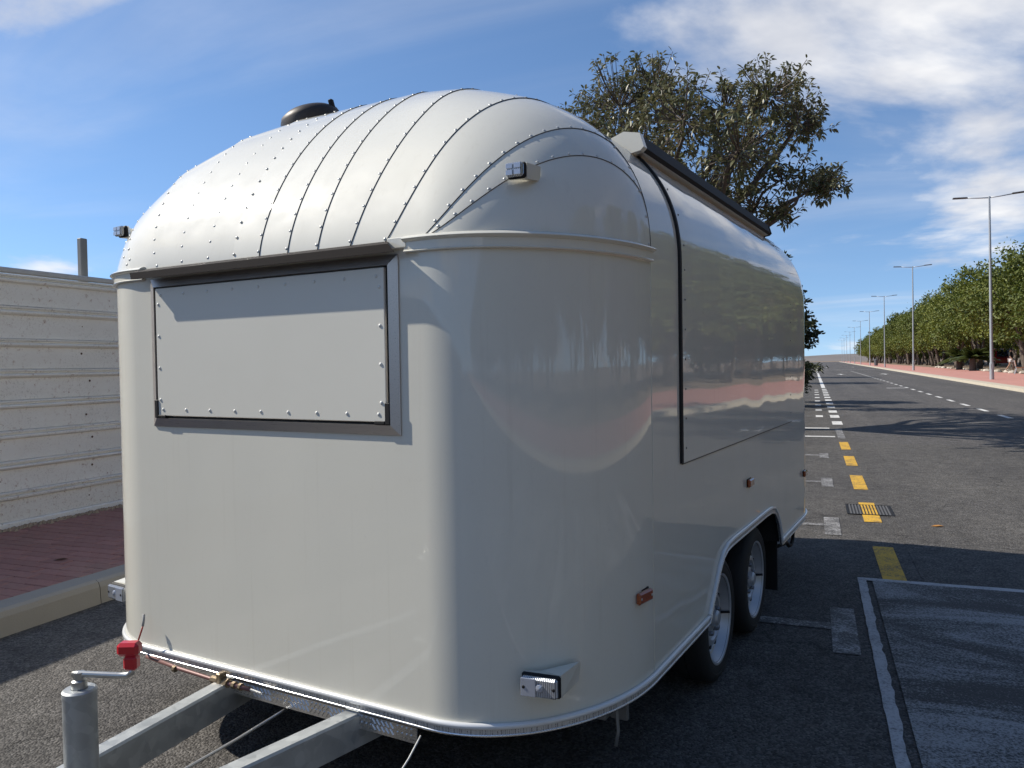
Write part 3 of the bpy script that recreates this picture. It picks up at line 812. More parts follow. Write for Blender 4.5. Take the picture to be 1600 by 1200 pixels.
# side serving hatch wrapping up on to the roof, with its gasket and hood
sh = empty('side_hatch', (0, 0, 0), 0, trailer)
VH0, VH1, ZH, TH = .905, 3.02, 1.005, R_(33)
def side_path(off):
    out = []
    for z in [ZH + (ZB-ZH)*i/8 for i in range(9)]: out.append((W+off, z))
    for i in range(1, 17):
        t = TH*i/16; c, s = math.cos(t), math.sin(t); x, z = arch_pt(t)
        n = Vector((c**(2-2/NE)/W, max(s, 1e-6)**(2-2/NE)/H)).normalized(); out.append((x+n.x*off, z+n.y*off))
    return out
sp = side_path(.0065); sp0 = side_path(-.001)
b = MB(); vs_ = [VH0 + (VH1-VH0)*i/8 for i in range(9)]
b.grid([[(u, v, z) for u, z in sp] for v in vs_])
b.grid([[(sp[i][0], VH1, sp[i][1]), (sp0[i][0], VH1, sp0[i][1])] for i in range(len(sp))])
b.build('panel', [PAINT], sh, smooth=40)
b = MB(); spg = side_path(.0085); spg0 = side_path(-.001)
va, vb = VH0-.021, VH0-.001
for i in range(len(spg)-1):
    pass
b.grid([[(u, va, z) for u, z in spg0], [(u, va+.002, z) for u, z in spg], [(u, vb, z) for u, z in spg], [(u, vb, z) for u, z in spg0]])
b.add([(W, va, ZH), (W+.0085, va+.002, ZH), (W+.0085, vb, ZH), (W, vb, ZH)], [(0, 1, 2, 3)])
b.build('gasket', [BLACK], sh, smooth=40)
MB().box(W-.001, W+.005, VH0, VH1, ZH-.005, ZH-.0005).build('sill_gap', [SEAL], sh)
sr = MB()
for i in range(7):
    z = ZH+.05+i*.105
    sr.dome((W+.0063, VH0+.035, z), (1, 0, 0), .0042, .003); sr.dome((W+.0063, VH1-.04, z), (1, 0, 0), .0042, .003)
for i in range(10, 24, 4): sr.dome((sp[i][0], VH0+.035, sp[i][1]), (1, 0, .3), .0042, .003)
sr.build('panel_rivets', [simple('dark_rivet', (.12, .12, .115), .5)], sh)['kind'] = 'stuff'
hu, hz = arch_pt(TH); nx, nz = math.cos(R_(38)), math.sin(R_(38))
prof = [(hu-.012, hz-.003), (hu+.036, hz+.005), (hu+.048, hz+.016), (hu+.034, hz+.062), (hu-.022, hz+.074), (hu-.078, hz+.055)]
HV0, HV1 = .83, 2.98
def prism(pr, v0, v1, faces_mi, caps=True):
    m = MB(); n = len(pr); m.v = [(u, v, z) for v in (v0, v1) for u, z in pr]
    for k in range(n): m.f.append((k, (k+1) % n, (k+1) % n+n, k+n)); m.mi.append(faces_mi[k])
    if caps: m.f += [tuple(range(n))[::-1], tuple(range(n, 2*n))]; m.mi += [faces_mi[-1]]*2
    return m
prism(prof, HV0+.03, HV1, [0, 1, 1, 2, 2, 0, 2]).build('awning_housing', [STEEL, BLACK, PAINT], sh)
cp = [(u+(u-hu)*.05, z+(z-hz-.03)*.06) for u, z in prof]
prism(cp, HV0-.004, HV0+.029, [0]*7).build('housing_end_cap', [PAINT], sh)
prism(cp, HV1+.001, HV1+.028, [0]*7).build('housing_end_cap', [HOOD], sh)

# marker lights
def wedge_light(name, pos, wdt, hgt, depth, rz=0.0, seg=True):
    e = empty(name, pos, rz, trailer); hw, hh = wdt/2, hgt/2
    # white wedge bracket reaching back to the shell
    b = MB(); b.add([(-hw, 0, -hh), (hw, 0, -hh), (hw, 0, hh), (-hw, 0, hh), (-hw*.2, depth*.3, hh*.8), (hw*1.4, depth, hh*1.1), (hw*1.3, depth, -hh*.8), (-hw*.2, depth*.3, -hh*.9)],
                    [(0, 1, 2, 3), (3, 2, 5, 4), (1, 6, 5, 2), (0, 7, 6, 1), (0, 3, 4, 7), (4, 5, 6, 7)]); b.build('bracket', [PAINT], e)
    MB().box(-hw*1.04, hw*1.04, -.012, -.0005, -hh*1.04, hh*1.04, bev=.005).build('housing', [BLACK], e)
    MB().box(-hw*.96, hw*.96, -.030, -.0125, -hh*.9, hh*.9, bev=.006).build('lens', [LENS], e)
    if seg: 
        MB().box(-hw*.93, -hw*.15, -.0335, -.0305, -hh*.82, hh*.82, bev=.001).build('lens_segment', [LENS_B], e)
        MB().dome((hw*.05, -.0305, 0), (0, -1, 0), .012, .006, 10).build('bulb', [LENS_B], e)
        sc = MB(); sc.dome((-hw*.78, -.0336, 0), (0, -1, 0), .005, .002); sc.dome((hw*.78, -.0302, 0), (0, -1, 0), .005, .002); sc.build('screws', [BLACK], e)['kind'] = 'stuff'
    else:
        for (x, z) in ((-.45, .42), (.45, .42), (-.45, -.42), (.45, -.42)):
            MB().box(x*hw-hw*.38, x*hw+hw*.38, -.0325, -.0305, z*hh-hh*.33, z*hh+hh*.33, bev=.0008).build('lens_segment', [LENS_B], e)
    return e
wedge_light('marker_light', (.934, .098, .490), .108, .060, .11, R_(8))
wedge_light('marker_light', (-.985, .155, .478), .118, .062, .10, R_(-4)).scale = (-1, 1, 1)
wedge_light('roof_light', (.872, .118, 1.889), .054, .042, .07, R_(4), False)
wedge_light('roof_light', (-.90, .150, 1.900), .054, .042, .07, R_(-4), False).scale = (-1, 1, 1)
def side_marker(pos, rz):
    e = empty('side_marker', pos, rz, trailer)
    MB().box(-.004, .0008, -.045, .045, -.021, .021, bev=.002).build('base', [BLACK], e)
    MB().box(.001, .018, -.042, .042, -.018, .018, bev=.005).build('lens', [AMBER], e)
    s = MB(); s.dome((.0175, -.032, 0), (1, 0, 0), .005, .002); s.dome((.0175, .032, 0), (1, 0, 0), .005, .002); s.build('screws', [simple('zinc_screw', (.5, .5, .48), .4, .8)], e)['kind'] = 'stuff'
side_marker((1.071, .508, .64), R_(-9)); side_marker((W, 1.928, .794), 0); side_marker((W, 3.457, .64), 0)

# drawbar, plate, jack, gas pipe, cables
db = MB()
def beam(b, a, c, w, z0, z1):
    a, c = Vector(a), Vector(c); d = (c-a).normalized(); n = Vector((-d.y, d.x))*w/2; e = .006
    V = []
    for p in (a, c):
        for (s, z) in ((-1, z0), (1, z0), (1, z1-e), (1-2*e/w, z1), (-1+2*e/w, z1), (-1, z1-e)): V.append((p.x+n.x*s, p.y+n.y*s, z))
    b.add(V, [(0, 1, 2, 3, 4, 5)[::-1], (6, 7, 8, 9, 10, 11)] + [(k, (k+1) % 6, (k+1) % 6+6, k+6) for k in range(6)])
for a, c in (((-.235, .30), (-.02, -1.12)), ((.395, .30), (.17, -1.12))):
    m = MB(); beam(m, a, c, .058, .235, .332); m.build('drawbar', [GALV], trailer)
pl = MB().box(-.16, .585, -.004, .0, .288, .334)
pl.build('tread_plate', [ALU], trailer)
tr_ = MB(); 
for i in range(44):
    x = -.15+i*.0165; g5 = (i//5) % 2
    for (zc) in (.303, .321):
        a = .9 if g5 else -.9
        xf = Matrix.Translation((x, -.005, zc)) @ Matrix.Rotation(a, 4, 'Y'); tr_.box(-.009, .009, -.002, .001, -.0018, .0018, xf=xf)
tr_.build('tread_ridges', [ALU], trailer)['kind'] = 'stuff'
jk = empty('jockey_jack', (.135, -.70, 0), 0, trailer)
jt = MB(); jt.lathe([(.030, .12), (.0365, .13), (.0365, .600), (.0375, .604), (.0375, .618), (.033, .622), (.018, .622), (.018, .617), (0, .617)], n=32); jt.build('tube', [GALV], jk, smooth=35)
jn = MB(); jn.lathe([(.017, .617), (.017, .640), (.012, .643), (.012, .660), (0, .660)], n=16); jn.build('spindle', [simple('zinc', (.45, .45, .43), .35, .85)], jk, smooth=35)
crank = MB(); crank.tube([(-.012, -.008, .655), (.0, .0, .6555), (.078, .045, .650), (.097, .056, .650), (.106, .061, .656), (.108, .062, .668)], .0075, 10); crank.build('crank_arm', [simple('zinc_crank', (.52, .51, .48), .33, .85)], jk, smooth=True)
kb = MB(); 
kb.box(-.019, .019, -.016, .016, .0, .040, bev=.006); kb.box(-.036, .026, -.020, .020, .0405, .079, bev=.009)
k_o = kb.build('crank_grip', [RED], jk, smooth=30); k_o.location = (.106, .062, .664); k_o.scale = (.82, .82, .82); k_o.rotation_euler = (0, 0, R_(30))
wh = MB().lathe([(.0, -.025), (.07, -.025), (.088, -.018), (.09, 0), (.088, .018), (.07, .025), (0, .025)], (1, 0, 0), (0, .02, .09), 24); wh.build('jockey_wheel', [RUBBER], jk, smooth=40)
cl = MB().box(-.055, .055, -.045, .045, .25, .31, bev=.006); cl.build('clamp', [GALV], jk)
gp = empty('gas_pipe', (0, 0, 0), 0, trailer)
MB().tube([(-.60, -.012, .338), (-.4, -.03, .336), (-.20, -.035, .333), (-.05, -.035, .333)], .0068, 10).build('pipe', [COPPER], gp, smooth=True)
ft = MB()
for x, r, l in ((-.42, .011, .012), (-.215, .013, .03), (-.165, .015, .025), (-.125, .012, .012), (-.095, .012, .01)): ft.tube([(x-l/2, -.034, .3335), (x+l/2, -.034, .3335)], r, 8)
ft.box(-.195, -.175, -.05, -.02, .315, .365, bev=.003)
ft.build('fittings', [BRASS], gp, smooth=35)['kind'] = 'stuff'
MB().tube([(-.05, -.035, .333), (.0, -.037, .331)], .005, 8).build('nozzle', [simple('steel_tip', (.5, .5, .49), .3, .9)], gp)
wi = MB(); wi.tube([(-.635, -.012, .372), (-.622, -.035, .385), (-.60, -.045, .405), (-.590, -.038, .44), (-.588, -.034, .455)], .0032, 6); wi.build('loose_wire', [simple('red_wire', (.38, .04, .03), .5)], trailer, smooth=True)
MB().tube([(-.588, -.034, .455), (-.590, -.028, .475), (-.592, -.026, .495)], .0042, 6).build('wire_sleeve', [simple('grey_sleeve', (.3, .3, .3), .6)], trailer, smooth=True)
MB().tube([(.05, .25, .285), (.075, -.2, .272), (.09, -.6, .268), (.09, -1.0, .265)], .0045, 8).build('brake_rod', [simple('zinc_rod', (.5, .5, .5), .35, .8)], trailer, smooth=True)
MB().tube([(.60, -.006, .318), (.59, -.05, .27), (.56, -.10, .20), (.52, -.15, .11), (.47, -.19, .02)], .0028, 6).build('thin_cable', [simple('white_cable', (.6, .6, .58), .5)], trailer, smooth=True)

# roof vent
rv = empty('roof_vent', (-.42, .70, 2.345), R_(10), trailer); rv.rotation_euler = (R_(6), R_(-13), R_(10)); rv.scale = (.95, .95, .86)
m = MB(); m.lathe([(.085, -.07), (.085, .045), (.09, .05), (.08, .052)], n=28); m.build('collar', [simple('grimy_steel', (.16, .14, .12), .5, .6)], rv, smooth=40)
m = MB(); m.lathe([(.122, .022), (.132, .030), (.134, .062), (.126, .084), (.10, .104), (.06, .116), (.0, .121)], n=32); m.lathe([(.122, .022), (.10, .06), (0, .07)], n=32); m.build('lid', [simple('dark_vent_lid', (.045, .038, .034), .5, .4)], rv, smooth=40)
for a in (20, 110, 200, 290):
    x, y = .095*math.cos(R_(a)), .095*math.sin(R_(a))
    MB().box(x-.010, x+.010, y-.005, y+.005, -.03, .066).build('strut', [simple('vent_strut', (.4, .39, .36), .4, .7)], rv)
for x in (-.118, .118): MB().box(x-.010, x+.010, -.011, .011, .072, .118, bev=.004).build('clip', [BLACK], rv)

# door handle seen on the far left edge
MB().box(-W-.026, -W-.001, .95, 1.0, 1.15, 1.28, bev=.006).build('door_handle', [WHITE_P], trailer)

# ------------------------------------------------------------------ street lamps
def lamp_proto():
    e = empty('street_lamp'); b = MB(); b.tube([(0, 0, -.1), (0, 0, .9), (0, 0, .92), (0, 0, 5), (0, 0, 10.0)], [.11, .11, .085, .07, .05], 14); b.build('pole', [LAMP], e, smooth=40)
    for s in (-1, 1):
        a = MB(); a.tube([(0, 0, 9.93), (s*.5, 0, 9.96), (s*1.1, 0, 10.02)], .03, 8); a.build('arm', [LAMP], e, smooth=True)
        h = MB(); xf = Matrix.Translation((s*1.4, 0, 10.05)) @ Matrix.Rotation(-s*.05, 4, 'Y'); h.box(-.36, .36, -.13, .13, -.035, .04, bev=.03, xf=xf); h.build('lamp_head', [LAMPH], e)
    p = MB().box(-.06, .06, -.115, -.105, .6, .85, bev=.004); p.build('access_door', [LAMP], e)
    return e
lp = lamp_proto(); ORD = ['nearest', 'second', 'third', 'fourth', 'fifth', 'sixth', 'seventh', 'eighth', 'ninth', 'tenth']
for k in range(10):
    y = 49.4 + 39.8*k; x = 8.62 + .0112*y
    o = lp if k == 0 else dup(lp, (0, 0, 0), 0)
    o.location = (x, y, .15); o.rotation_euler = (R_(.3), R_(-.75 if k == 0 else -.4), R_(-3)); o.scale = (1, 1, 1.0 + (.06 if k else 0))
    tag(o, f'{ORD[k]} double-armed street lamp along the pink pavement, counting from the camera' if k else 'tallest-looking nearest double-armed grey street lamp on the pink pavement', 'street lamp', 'street lamps along the pink pavement')

# ------------------------------------------------------------------ trees
def leaf_cloud(lobes, n, size, rr, elong=1.0, shape='quad', fill=.55, tint_up=True, drop=0.0):
    P = []; Fc = []; T = []
    tot = sum(l[3]*l[4]*l[5] for l in lobes)
    for (cx_, cy_, cz_, rx, ry, rz) in lobes:
        k = int(n*rx*ry*rz/tot)
        nclump = max(5, k//26)
        for _c in range(nclump):
            d = Vector((rr.gauss(0, 1), rr.gauss(0, 1), rr.gauss(0, 1))).normalized(); rad = rr.uniform(fill, 1.0)
            c = Vector((cx_+d.x*rx*rad, cy_+d.y*ry*rad, cz_+d.z*rz*rad)); ct = rr.random()
            cs = rr.uniform(.10, .24)*(rx+ry+rz)/3
            for _l in range(26):
                o = Vector((rr.gauss(0, 1), rr.gauss(0, 1), rr.gauss(0, .8)))*cs*.62
                p = c+o; ax = (o.normalized() if o.length > 1e-5 else Vector((0, 0, 1))) + Vector((rr.uniform(-.6, .6), rr.uniform(-.6, .6), rr.uniform(-.5, .5)-drop)); ax.normalize()
                sd_ = ax.cross(Vector((rr.uniform(-1, 1), rr.uniform(-1, 1), rr.uniform(-.2, 1)))).normalized(); nn = ax.cross(sd_)
                s = size*rr.uniform(.65, 1.25); w = s*.5/elong
                b0 = len(P)
                P += [p-ax*s*.5, p-ax*s*.12+sd_*w*.5+nn*w*.12, p+ax*s*.25+sd_*w*.42+nn*w*.1, p+ax*s*.5, p+ax*s*.25-sd_*w*.42+nn*w*.1, p-ax*s*.12-sd_*w*.5+nn*w*.12]
                Fc += [(b0, b0+1, b0+2, b0+3), (b0, b0+3, b0+4, b0+5)]
                T += [min(1, max(0, ct*.6+rr.random()*.4))]*6
    return P, Fc, T
def crown_mesh(name, lobes, n, size, rr, mat, **kw):
    P, Fc, T = leaf_cloud(lobes, n, size, rr, **kw)
    me = bpy.data.meshes.new(name); me.from_pydata([tuple(p) for p in P], [], Fc); me.materials.append(mat)
    a = me.attributes.new('tint', 'FLOAT', 'POINT'); a.data.foreach_set('value', T); me.update()
    return me
def limb_path(a, b, rr, n=6, wob=.12):
    a, b = Vector(a), Vector(b); out = []
    for i in range(n+1):
        t = i/n; p = a.lerp(b, t); l = (b-a).length
        p += Vector((rr.uniform(-1, 1), rr.uniform(-1, 1), rr.uniform(-.5, .5)))*wob*l*.25*(1 if 0 < i < n else 0) + Vector((0, 0, 1))*math.sin(t*math.pi)*l*.04
        out.append(p)
    return out
# row of laurels on the right: four crown shapes shared by all the trees
protos = []
for q in range(4):
    rr = random.Random(40+q); lobes = []
    for i in range(15):
        a = rr.uniform(0, 2*math.pi); r = rr.uniform(.6, 3.5); z = rr.uniform(3.3, 7.9) - r*.22
        s = rr.uniform(1.1, 1.9); lobes.append((r*math.cos(a), r*math.sin(a), z, s, s, s*.85))
    lobes += [(0, 0, 6.2, 3.2, 3.2, 2.2), (0, 0, 4.0, 3.9, 3.9, 1.3)]
    e = empty('laurel_tree'); me = crown_mesh('crown', lobes, 20000, .205, rr, LEAF_ROW, elong=.85, fill=.45)
    link('crown', me, e)
    t = MB()
    for k in range(rr.choice((2, 3, 3))):
        a = rr.uniform(0, 6.28); f = Vector((math.cos(a)*.22, math.sin(a)*.22, -.1)); m_ = f + Vector((math.cos(a)*.35+rr.uniform(-.2, .2), math.sin(a)*.35, 1.9)); tp_ = m_ + Vector((math.cos(a)*1.2, math.sin(a)*1.2, 2.2))
        pts = limb_path(f, m_, rr, 4) + limb_path(m_, tp_, rr, 4)[1:]
        t.tube(pts, [.20-.013*i for i in range(len(pts))], 8)
        for j in range(3):
            b2 = tp_ + Vector((rr.uniform(-1.6, 1.6), rr.uniform(-1.6, 1.6), rr.uniform(.6, 2))); pp = limb_path(m_.lerp(tp_, rr.uniform(.2, .9)), b2, rr, 4); t.tube(pp, [.07-.012*i for i in range(len(pp))], 6)
    t.build('trunk', [BARK], e, smooth=True); protos.append(e)
rr = random.Random(11); cnt = 0; spots = []
y = -110.0
while y < 330:
    spots.append((KX(y)+7.6+rr.uniform(-.7, .7), y, 1)); y += rr.uniform(6.2, 8.0) if y < 190 else rr.uniform(8, 10)
y = -104.0
while y < 330:
    spots.append((KX(y)+15+rr.uniform(-1, 1), y, 2)); y += rr.uniform(6.5, 8.5)
used = set(); row1 = 0; row2 = 0
def ordinal(n): return str(n) + ('th' if 10 <= n % 100 <= 20 else {1: 'st', 2: 'nd', 3: 'rd'}.get(n % 10, 'th'))
for (x, y, row) in spots:
    q = rr.randrange(4)
    if q not in used: o = protos[q]; used.add(q)
    else: o = dup(protos[q], (0, 0, 0), 0)
    s = rr.uniform(.98, 1.14) if row == 1 else rr.uniform(1.0, 1.2)
    o.location = (x, y, .27 if row == 1 else -.9); o.rotation_euler = (0, 0, rr.uniform(0, 6.28)); o.scale = (s, s, s*rr.uniform(.92, 1.06))
    if row == 1: row1 += 1; lab = f'green laurel tree beside the pink pavement, {ordinal(row1)} in the front row from the near end'
    else: row2 += 1; lab = f'green laurel tree behind the front row, {ordinal(row2)} in the back row from the near end'
    tag(o, lab, 'tree', 'laurel trees along the right pavement')
# rubber fig behind the trailer
fig = empty('fig_tree', (-2.5, 16, 0)); tag(fig, 'large rubber fig tree with dark leathery leaves rising behind the trailer', 'tree')
rr = random.Random(23)
FL = [(-3.75, 0.2, 6.75, 1.0, 1.4, .95), (-4.35, -.4, 6.1, .75, 1.0, .8), (-3.0, .3, 7.1, .8, 1.3, .6), (-2.35, -.3, 6.25, .9, 1.5, .75), (-3.2, -.5, 5.55, 1.1, 1.6, .8), (-1.6, .2, 6.5, .8, 1.4, .65), (-.75, 0, 6.55, .85, 1.3, .7), (-.2, .2, 6.0, .65, 1.1, .6),
      (-1.3, -.3, 5.5, .95, 1.6, .65), (-.5, .3, 4.95, .75, 1.3, .45), (.25, 0, 4.75, .5, .9, .35), (-1.05, 0, 4.45, .7, 1.2, .4), (-2.0, .4, 4.9, .8, 1.4, .6), (-.55, -.2, 4.2, .4, .7, .2)]
def along(l, d):
    k = (16+d)/16; return (l[0]*k, l[1]*.6+d, CAM_H+(l[2]-CAM_H)*k, l[3]*k*.92, l[4], l[5]*k*.92)
FL = FL + [along(l, 4.4) for l in FL[1:12:3]] + [along(l, 2.9) for l in FL[::2]] + [along(l, -2.3) for l in (FL[3], FL[4], FL[8], FL[12])]
FIGC = []; PV = []; PF_ = []; PT = []; tw = MB()
trunk_top = Vector((-.1, 0, 2.6))
fb = MB(); pts = limb_path((0, 0, -.1), trunk_top, rr, 6, .08); fb.tube(pts, [.26-.015*i for i in range(len(pts))], 12)
for (lx, ly, lz, rx, ry, rz) in FL:
    c = Vector((lx+2.5, ly, lz)); start = trunk_top if rr.random() < .6 else trunk_top.lerp(c, .25)
    pp = limb_path(start, c, rr, 7, .16); fb.tube(pp, [max(.018, .105-.013*i) for i in range(len(pp))], 8)
    nt_ = int((92 if abs(ly) < 1 else 60)*(rx*rz)**.8) + 14
    for _ in range(nt_):
        d = Vector((rr.gauss(0, 1), rr.gauss(0, 1), rr.gauss(0, 1)+.15)).normalized(); rad = rr.uniform(.35, 1.08)
        tip = c + Vector((d.x*rx, d.y*ry, d.z*rz))*rad
        st = c + Vector((d.x*rx, d.y*ry, d.z*rz))*rad*rr.uniform(.15, .45) + Vector((0, 0, -.1)); mid = st.lerp(tip, .55)+Vector((0, 0, -.06))
        tw.tube([st, mid, tip], [.012, .009, .006], 4, caps=False)
        ax0 = (tip-mid).normalized(); tn_ = rr.random()
        for li in range(rr.randint(7, 12)):
            a = li*2.4; off = ax0.orthogonal().normalized(); off = Matrix.Rotation(a, 3, ax0) @ off
            ax = (off*rr.uniform(.6, 1.1) + ax0*rr.uniform(.0, 1.0) + Vector((0, 0, rr.uniform(-.7, .1)))).normalized()
            base = tip - ax0*rr.uniform(0, .16) + ax*.03
            sd_ = ax.cross(Vector((rr.uniform(-.5, .5), rr.uniform(-.5, .5), 1))).normalized(); nn = ax.cross(sd_)
            s = rr.uniform(.09, .15); w = s*.20; b0 = len(PV)
            PV += [base, base+ax*s*.3+sd_*w-nn*w*.35, base+ax*s*.7+sd_*w*.85-nn*w*.3-Vector((0, 0, s*.05)), base+ax*s-Vector((0, 0, s*.14)), base+ax*s*.7-sd_*w*.85-nn*w*.3-Vector((0, 0, s*.05)), base+ax*s*.3-sd_*w-nn*w*.35, base+ax*s*.35, base+ax*s*.72-Vector((0, 0, s*.05))]
            PF_ += [(b0, b0+1, b0+6), (b0+1, b0+2, b0+7, b0+6), (b0+2, b0+3, b0+7), (b0+3, b0+4, b0+7), (b0+4, b0+5, b0+6, b0+7), (b0+5, b0, b0+6)]
            PT += [min(1, tn_*.5+rr.random()**2*.6)]*8
me = bpy.data.meshes.new('crown'); me.from_pydata([tuple(p) for p in PV], [], PF_); me.materials.append(LEAF_FIC)
at = me.attributes.new('tint', 'FLOAT', 'POINT'); at.data.foreach_set('value', PT); me.update(); link('crown', me, fig)
fb.build('trunk', [BARK], fig, smooth=True); tw.build('twigs', [BARK], fig)['kind'] = 'stuff'
# smaller trees and a shrub further along the left kerb
def small_tree(name, loc, lobes, n, size, mat, lab, cat, h, rr, **kw):
    e = empty(name, loc); link('crown', crown_mesh('crown', lobes, n, size, rr, mat, **kw), e); t = MB()
    for l in lobes[:4]:
        pp = limb_path((rr.uniform(-.05, .05), rr.uniform(-.05, .05), 0), (l[0]*.7, l[1]*.7, l[2]), rr, 5); t.tube(pp, [.075-.011*i for i in range(len(pp))], 7)
    t.build('trunk', [BARK], e, smooth=True); tag(e, lab, cat); return e
rr = random.Random(31)
small_tree('airy_tree', (-1.45, 22.5, .0), [(0, 0, 3.3, 1.5, 1.4, 1.0), (.9, 0, 2.9, .85, .9, .6), (.5, .3, 3.8, 1.0, 1.0, .6), (-.9, 0, 3.4, 1, 1, .8)], 2300, .15, LEAF_DARK, 'thin airy tree peeking out past the rear edge of the trailer', 'tree', 4, rr, elong=1.3, fill=.3)
small_tree('round_tree', (-1.35, 26.5, 0), [(0, 0, 2.3, 1.35, 1.3, .65), (.9, 0, 2.15, .75, .8, .55), (-.8, .2, 2.4, .8, .9, .5)], 5200, .15, LEAF_DARK, 'dense dark round-crowned tree right of the trailer rear', 'tree', 3, rr, elong=1.0, fill=.5)
small_tree('dark_shrub', (-1.1, 24.5, 0), [(0, 0, .95, 1.1, 1.0, .55), (.75, 0, 1.05, .6, .7, .5), (.4, 0, .5, .7, .7, .35)], 5200, .16, LEAF_DARK, 'low dark bushy shrub below the round tree by the kerb', 'shrub', 1, rr, elong=2.2, fill=.3, drop=.4)
for i, (x, y, s) in enumerate(((-3.2, 48, 1.2), (-3.0, 64, 1.3))):
    small_tree('kerb_tree', (x, y, 0), [(0, 0, 4.0*s*.8, 1.7*s, 1.7*s, 1.1*s), (.8, .5, 3.2*s*.9, 1.0*s, 1.0*s, .7*s)], 3500, .24, LEAF_DARK, ['dark kerbside tree further down the left side of the road', 'farthest dark kerbside tree on the left side of the road'][i], 'tree', 5, rr, elong=1.0)
# low fan palms under the laurels
def fan_palm(loc, s, lab, rr):
    e = empty('low_palm', loc); b = MB()
    for k in range(26):
        a = rr.uniform(0, 6.28); el = rr.uniform(.15, 1.3); ln = s*rr.uniform(.8, 1.2); d = Vector((math.cos(a)*math.cos(el), math.sin(a)*math.cos(el), math.sin(el))); sd_ = d.cross(Vector((0, 0, 1))).normalized()
        P = []
        for i in range(6):
            t = i/5; c = Vector((0, 0, .5*s)) + d*ln*t - Vector((0, 0, 1))*ln*.45*t*t; w = .16*s*math.sin(math.pi*min(1, t*.9+.08)); P += [c+sd_*w-Vector((0, 0, w*.5)), c, c-sd_*w-Vector((0, 0, w*.5))]
        b.add(P, [(3*i, 3*i+1, 3*i+4, 3*i+3) for i in range(5)] + [(3*i+1, 3*i+2, 3*i+5, 3*i+4) for i in range(5)])
    b.build('fronds', [LEAF_PALM], e); t = MB(); t.lathe([(.14*s, -.05), (.13*s, .3*s), (.11*s, .5*s), (.05, .54*s)], n=10); t.build('stem', [BARK], e); tag(e, lab, 'palm', 'low palms under the laurel trees')
fan_palm((13.2, 79, .25), 2.1, 'low spreading palm under the laurels left of the nearest lamp', rr)
fan_palm((13.4, 87, .25), 2.2, 'bushy low palm with brown trunk behind the second street lamp', rr)

# pale edging stones in front of the trunks
st = []
for q in range(3):
    b = MB(); r5 = random.Random(q); G = []
    for i in range(5):
        ph = math.pi*i/4; G.append([(math.sin(ph)*math.cos(a)*.24*(1+r5.uniform(-.2, .2)), math.sin(ph)*math.sin(a)*.18*(1+r5.uniform(-.2, .2)), math.cos(ph)*.13) for a in [2*math.pi*k/7 for k in range(7)]])
        G[-1].append(G[-1][0])
    b.grid(G); st.append(b.mesh('edging_stone', [STONE]))
rr = random.Random(77)
for k in range(34):
    y = 46 + k*1.9 + rr.uniform(-.6, .6); o = link('edging_stone', st[k % 3]); o.location = (KX(y)+5.55+rr.uniform(-.2, .3), y, .24); o.rotation_euler = (0, 0, rr.uniform(0, 6)); s = rr.uniform(.7, 1.5); o.scale = (s, s, s)
    tag(o, f'pale edging stone by the pink pavement, {ordinal(k+1)} along the row from the near end', 'stone', 'edging stones beside the pink pavement')

# bench, bin, sign, person and parked cars under the trees
bn = empty('park_bench', (13.05, 61.3, .2), R_(80)); tag(bn, 'wooden slatted bench with grey metal frame under the trees', 'bench')
WOOD = simple('orange_wood', (0.38, 0.17, 0.08), .6, var=.25)
for i in range(4): MB().box(-.8, .8, -.22+i*.12, -.12+i*.12, .44, .475, bev=.005).build('seat_slat', [WOOD], bn)
for i in range(3): MB().box(-.8, .8, .27+i*.025, .30+i*.025, .56+i*.13, .66+i*.13, bev=.005).build('back_slat', [WOOD], bn)
for x in (-.65, .65):
    b = MB(); b.tube([(x, -.28, 0), (x, -.2, .42), (x, .26, .43), (x, .36, .95)], .025, 8); b.tube([(x, .34, 0), (x, .22, .42)], .025, 8); b.build('leg', [LAMP], bn)
bi = empty('litter_bin', (11.0, 160, .15)); tag(bi, 'dark litter bin standing on the far pink pavement', 'litter bin')
MB().lathe([(.28, 0), (.32, .1), (.33, 1.1), (.35, 1.12), (.30, 1.14)], n=16).build('drum', [LAMPH], bi); MB().lathe([(.30, 1.14), (.2, 1.24), (0, 1.27)], n=16).build('cap', [LAMPH], bi)
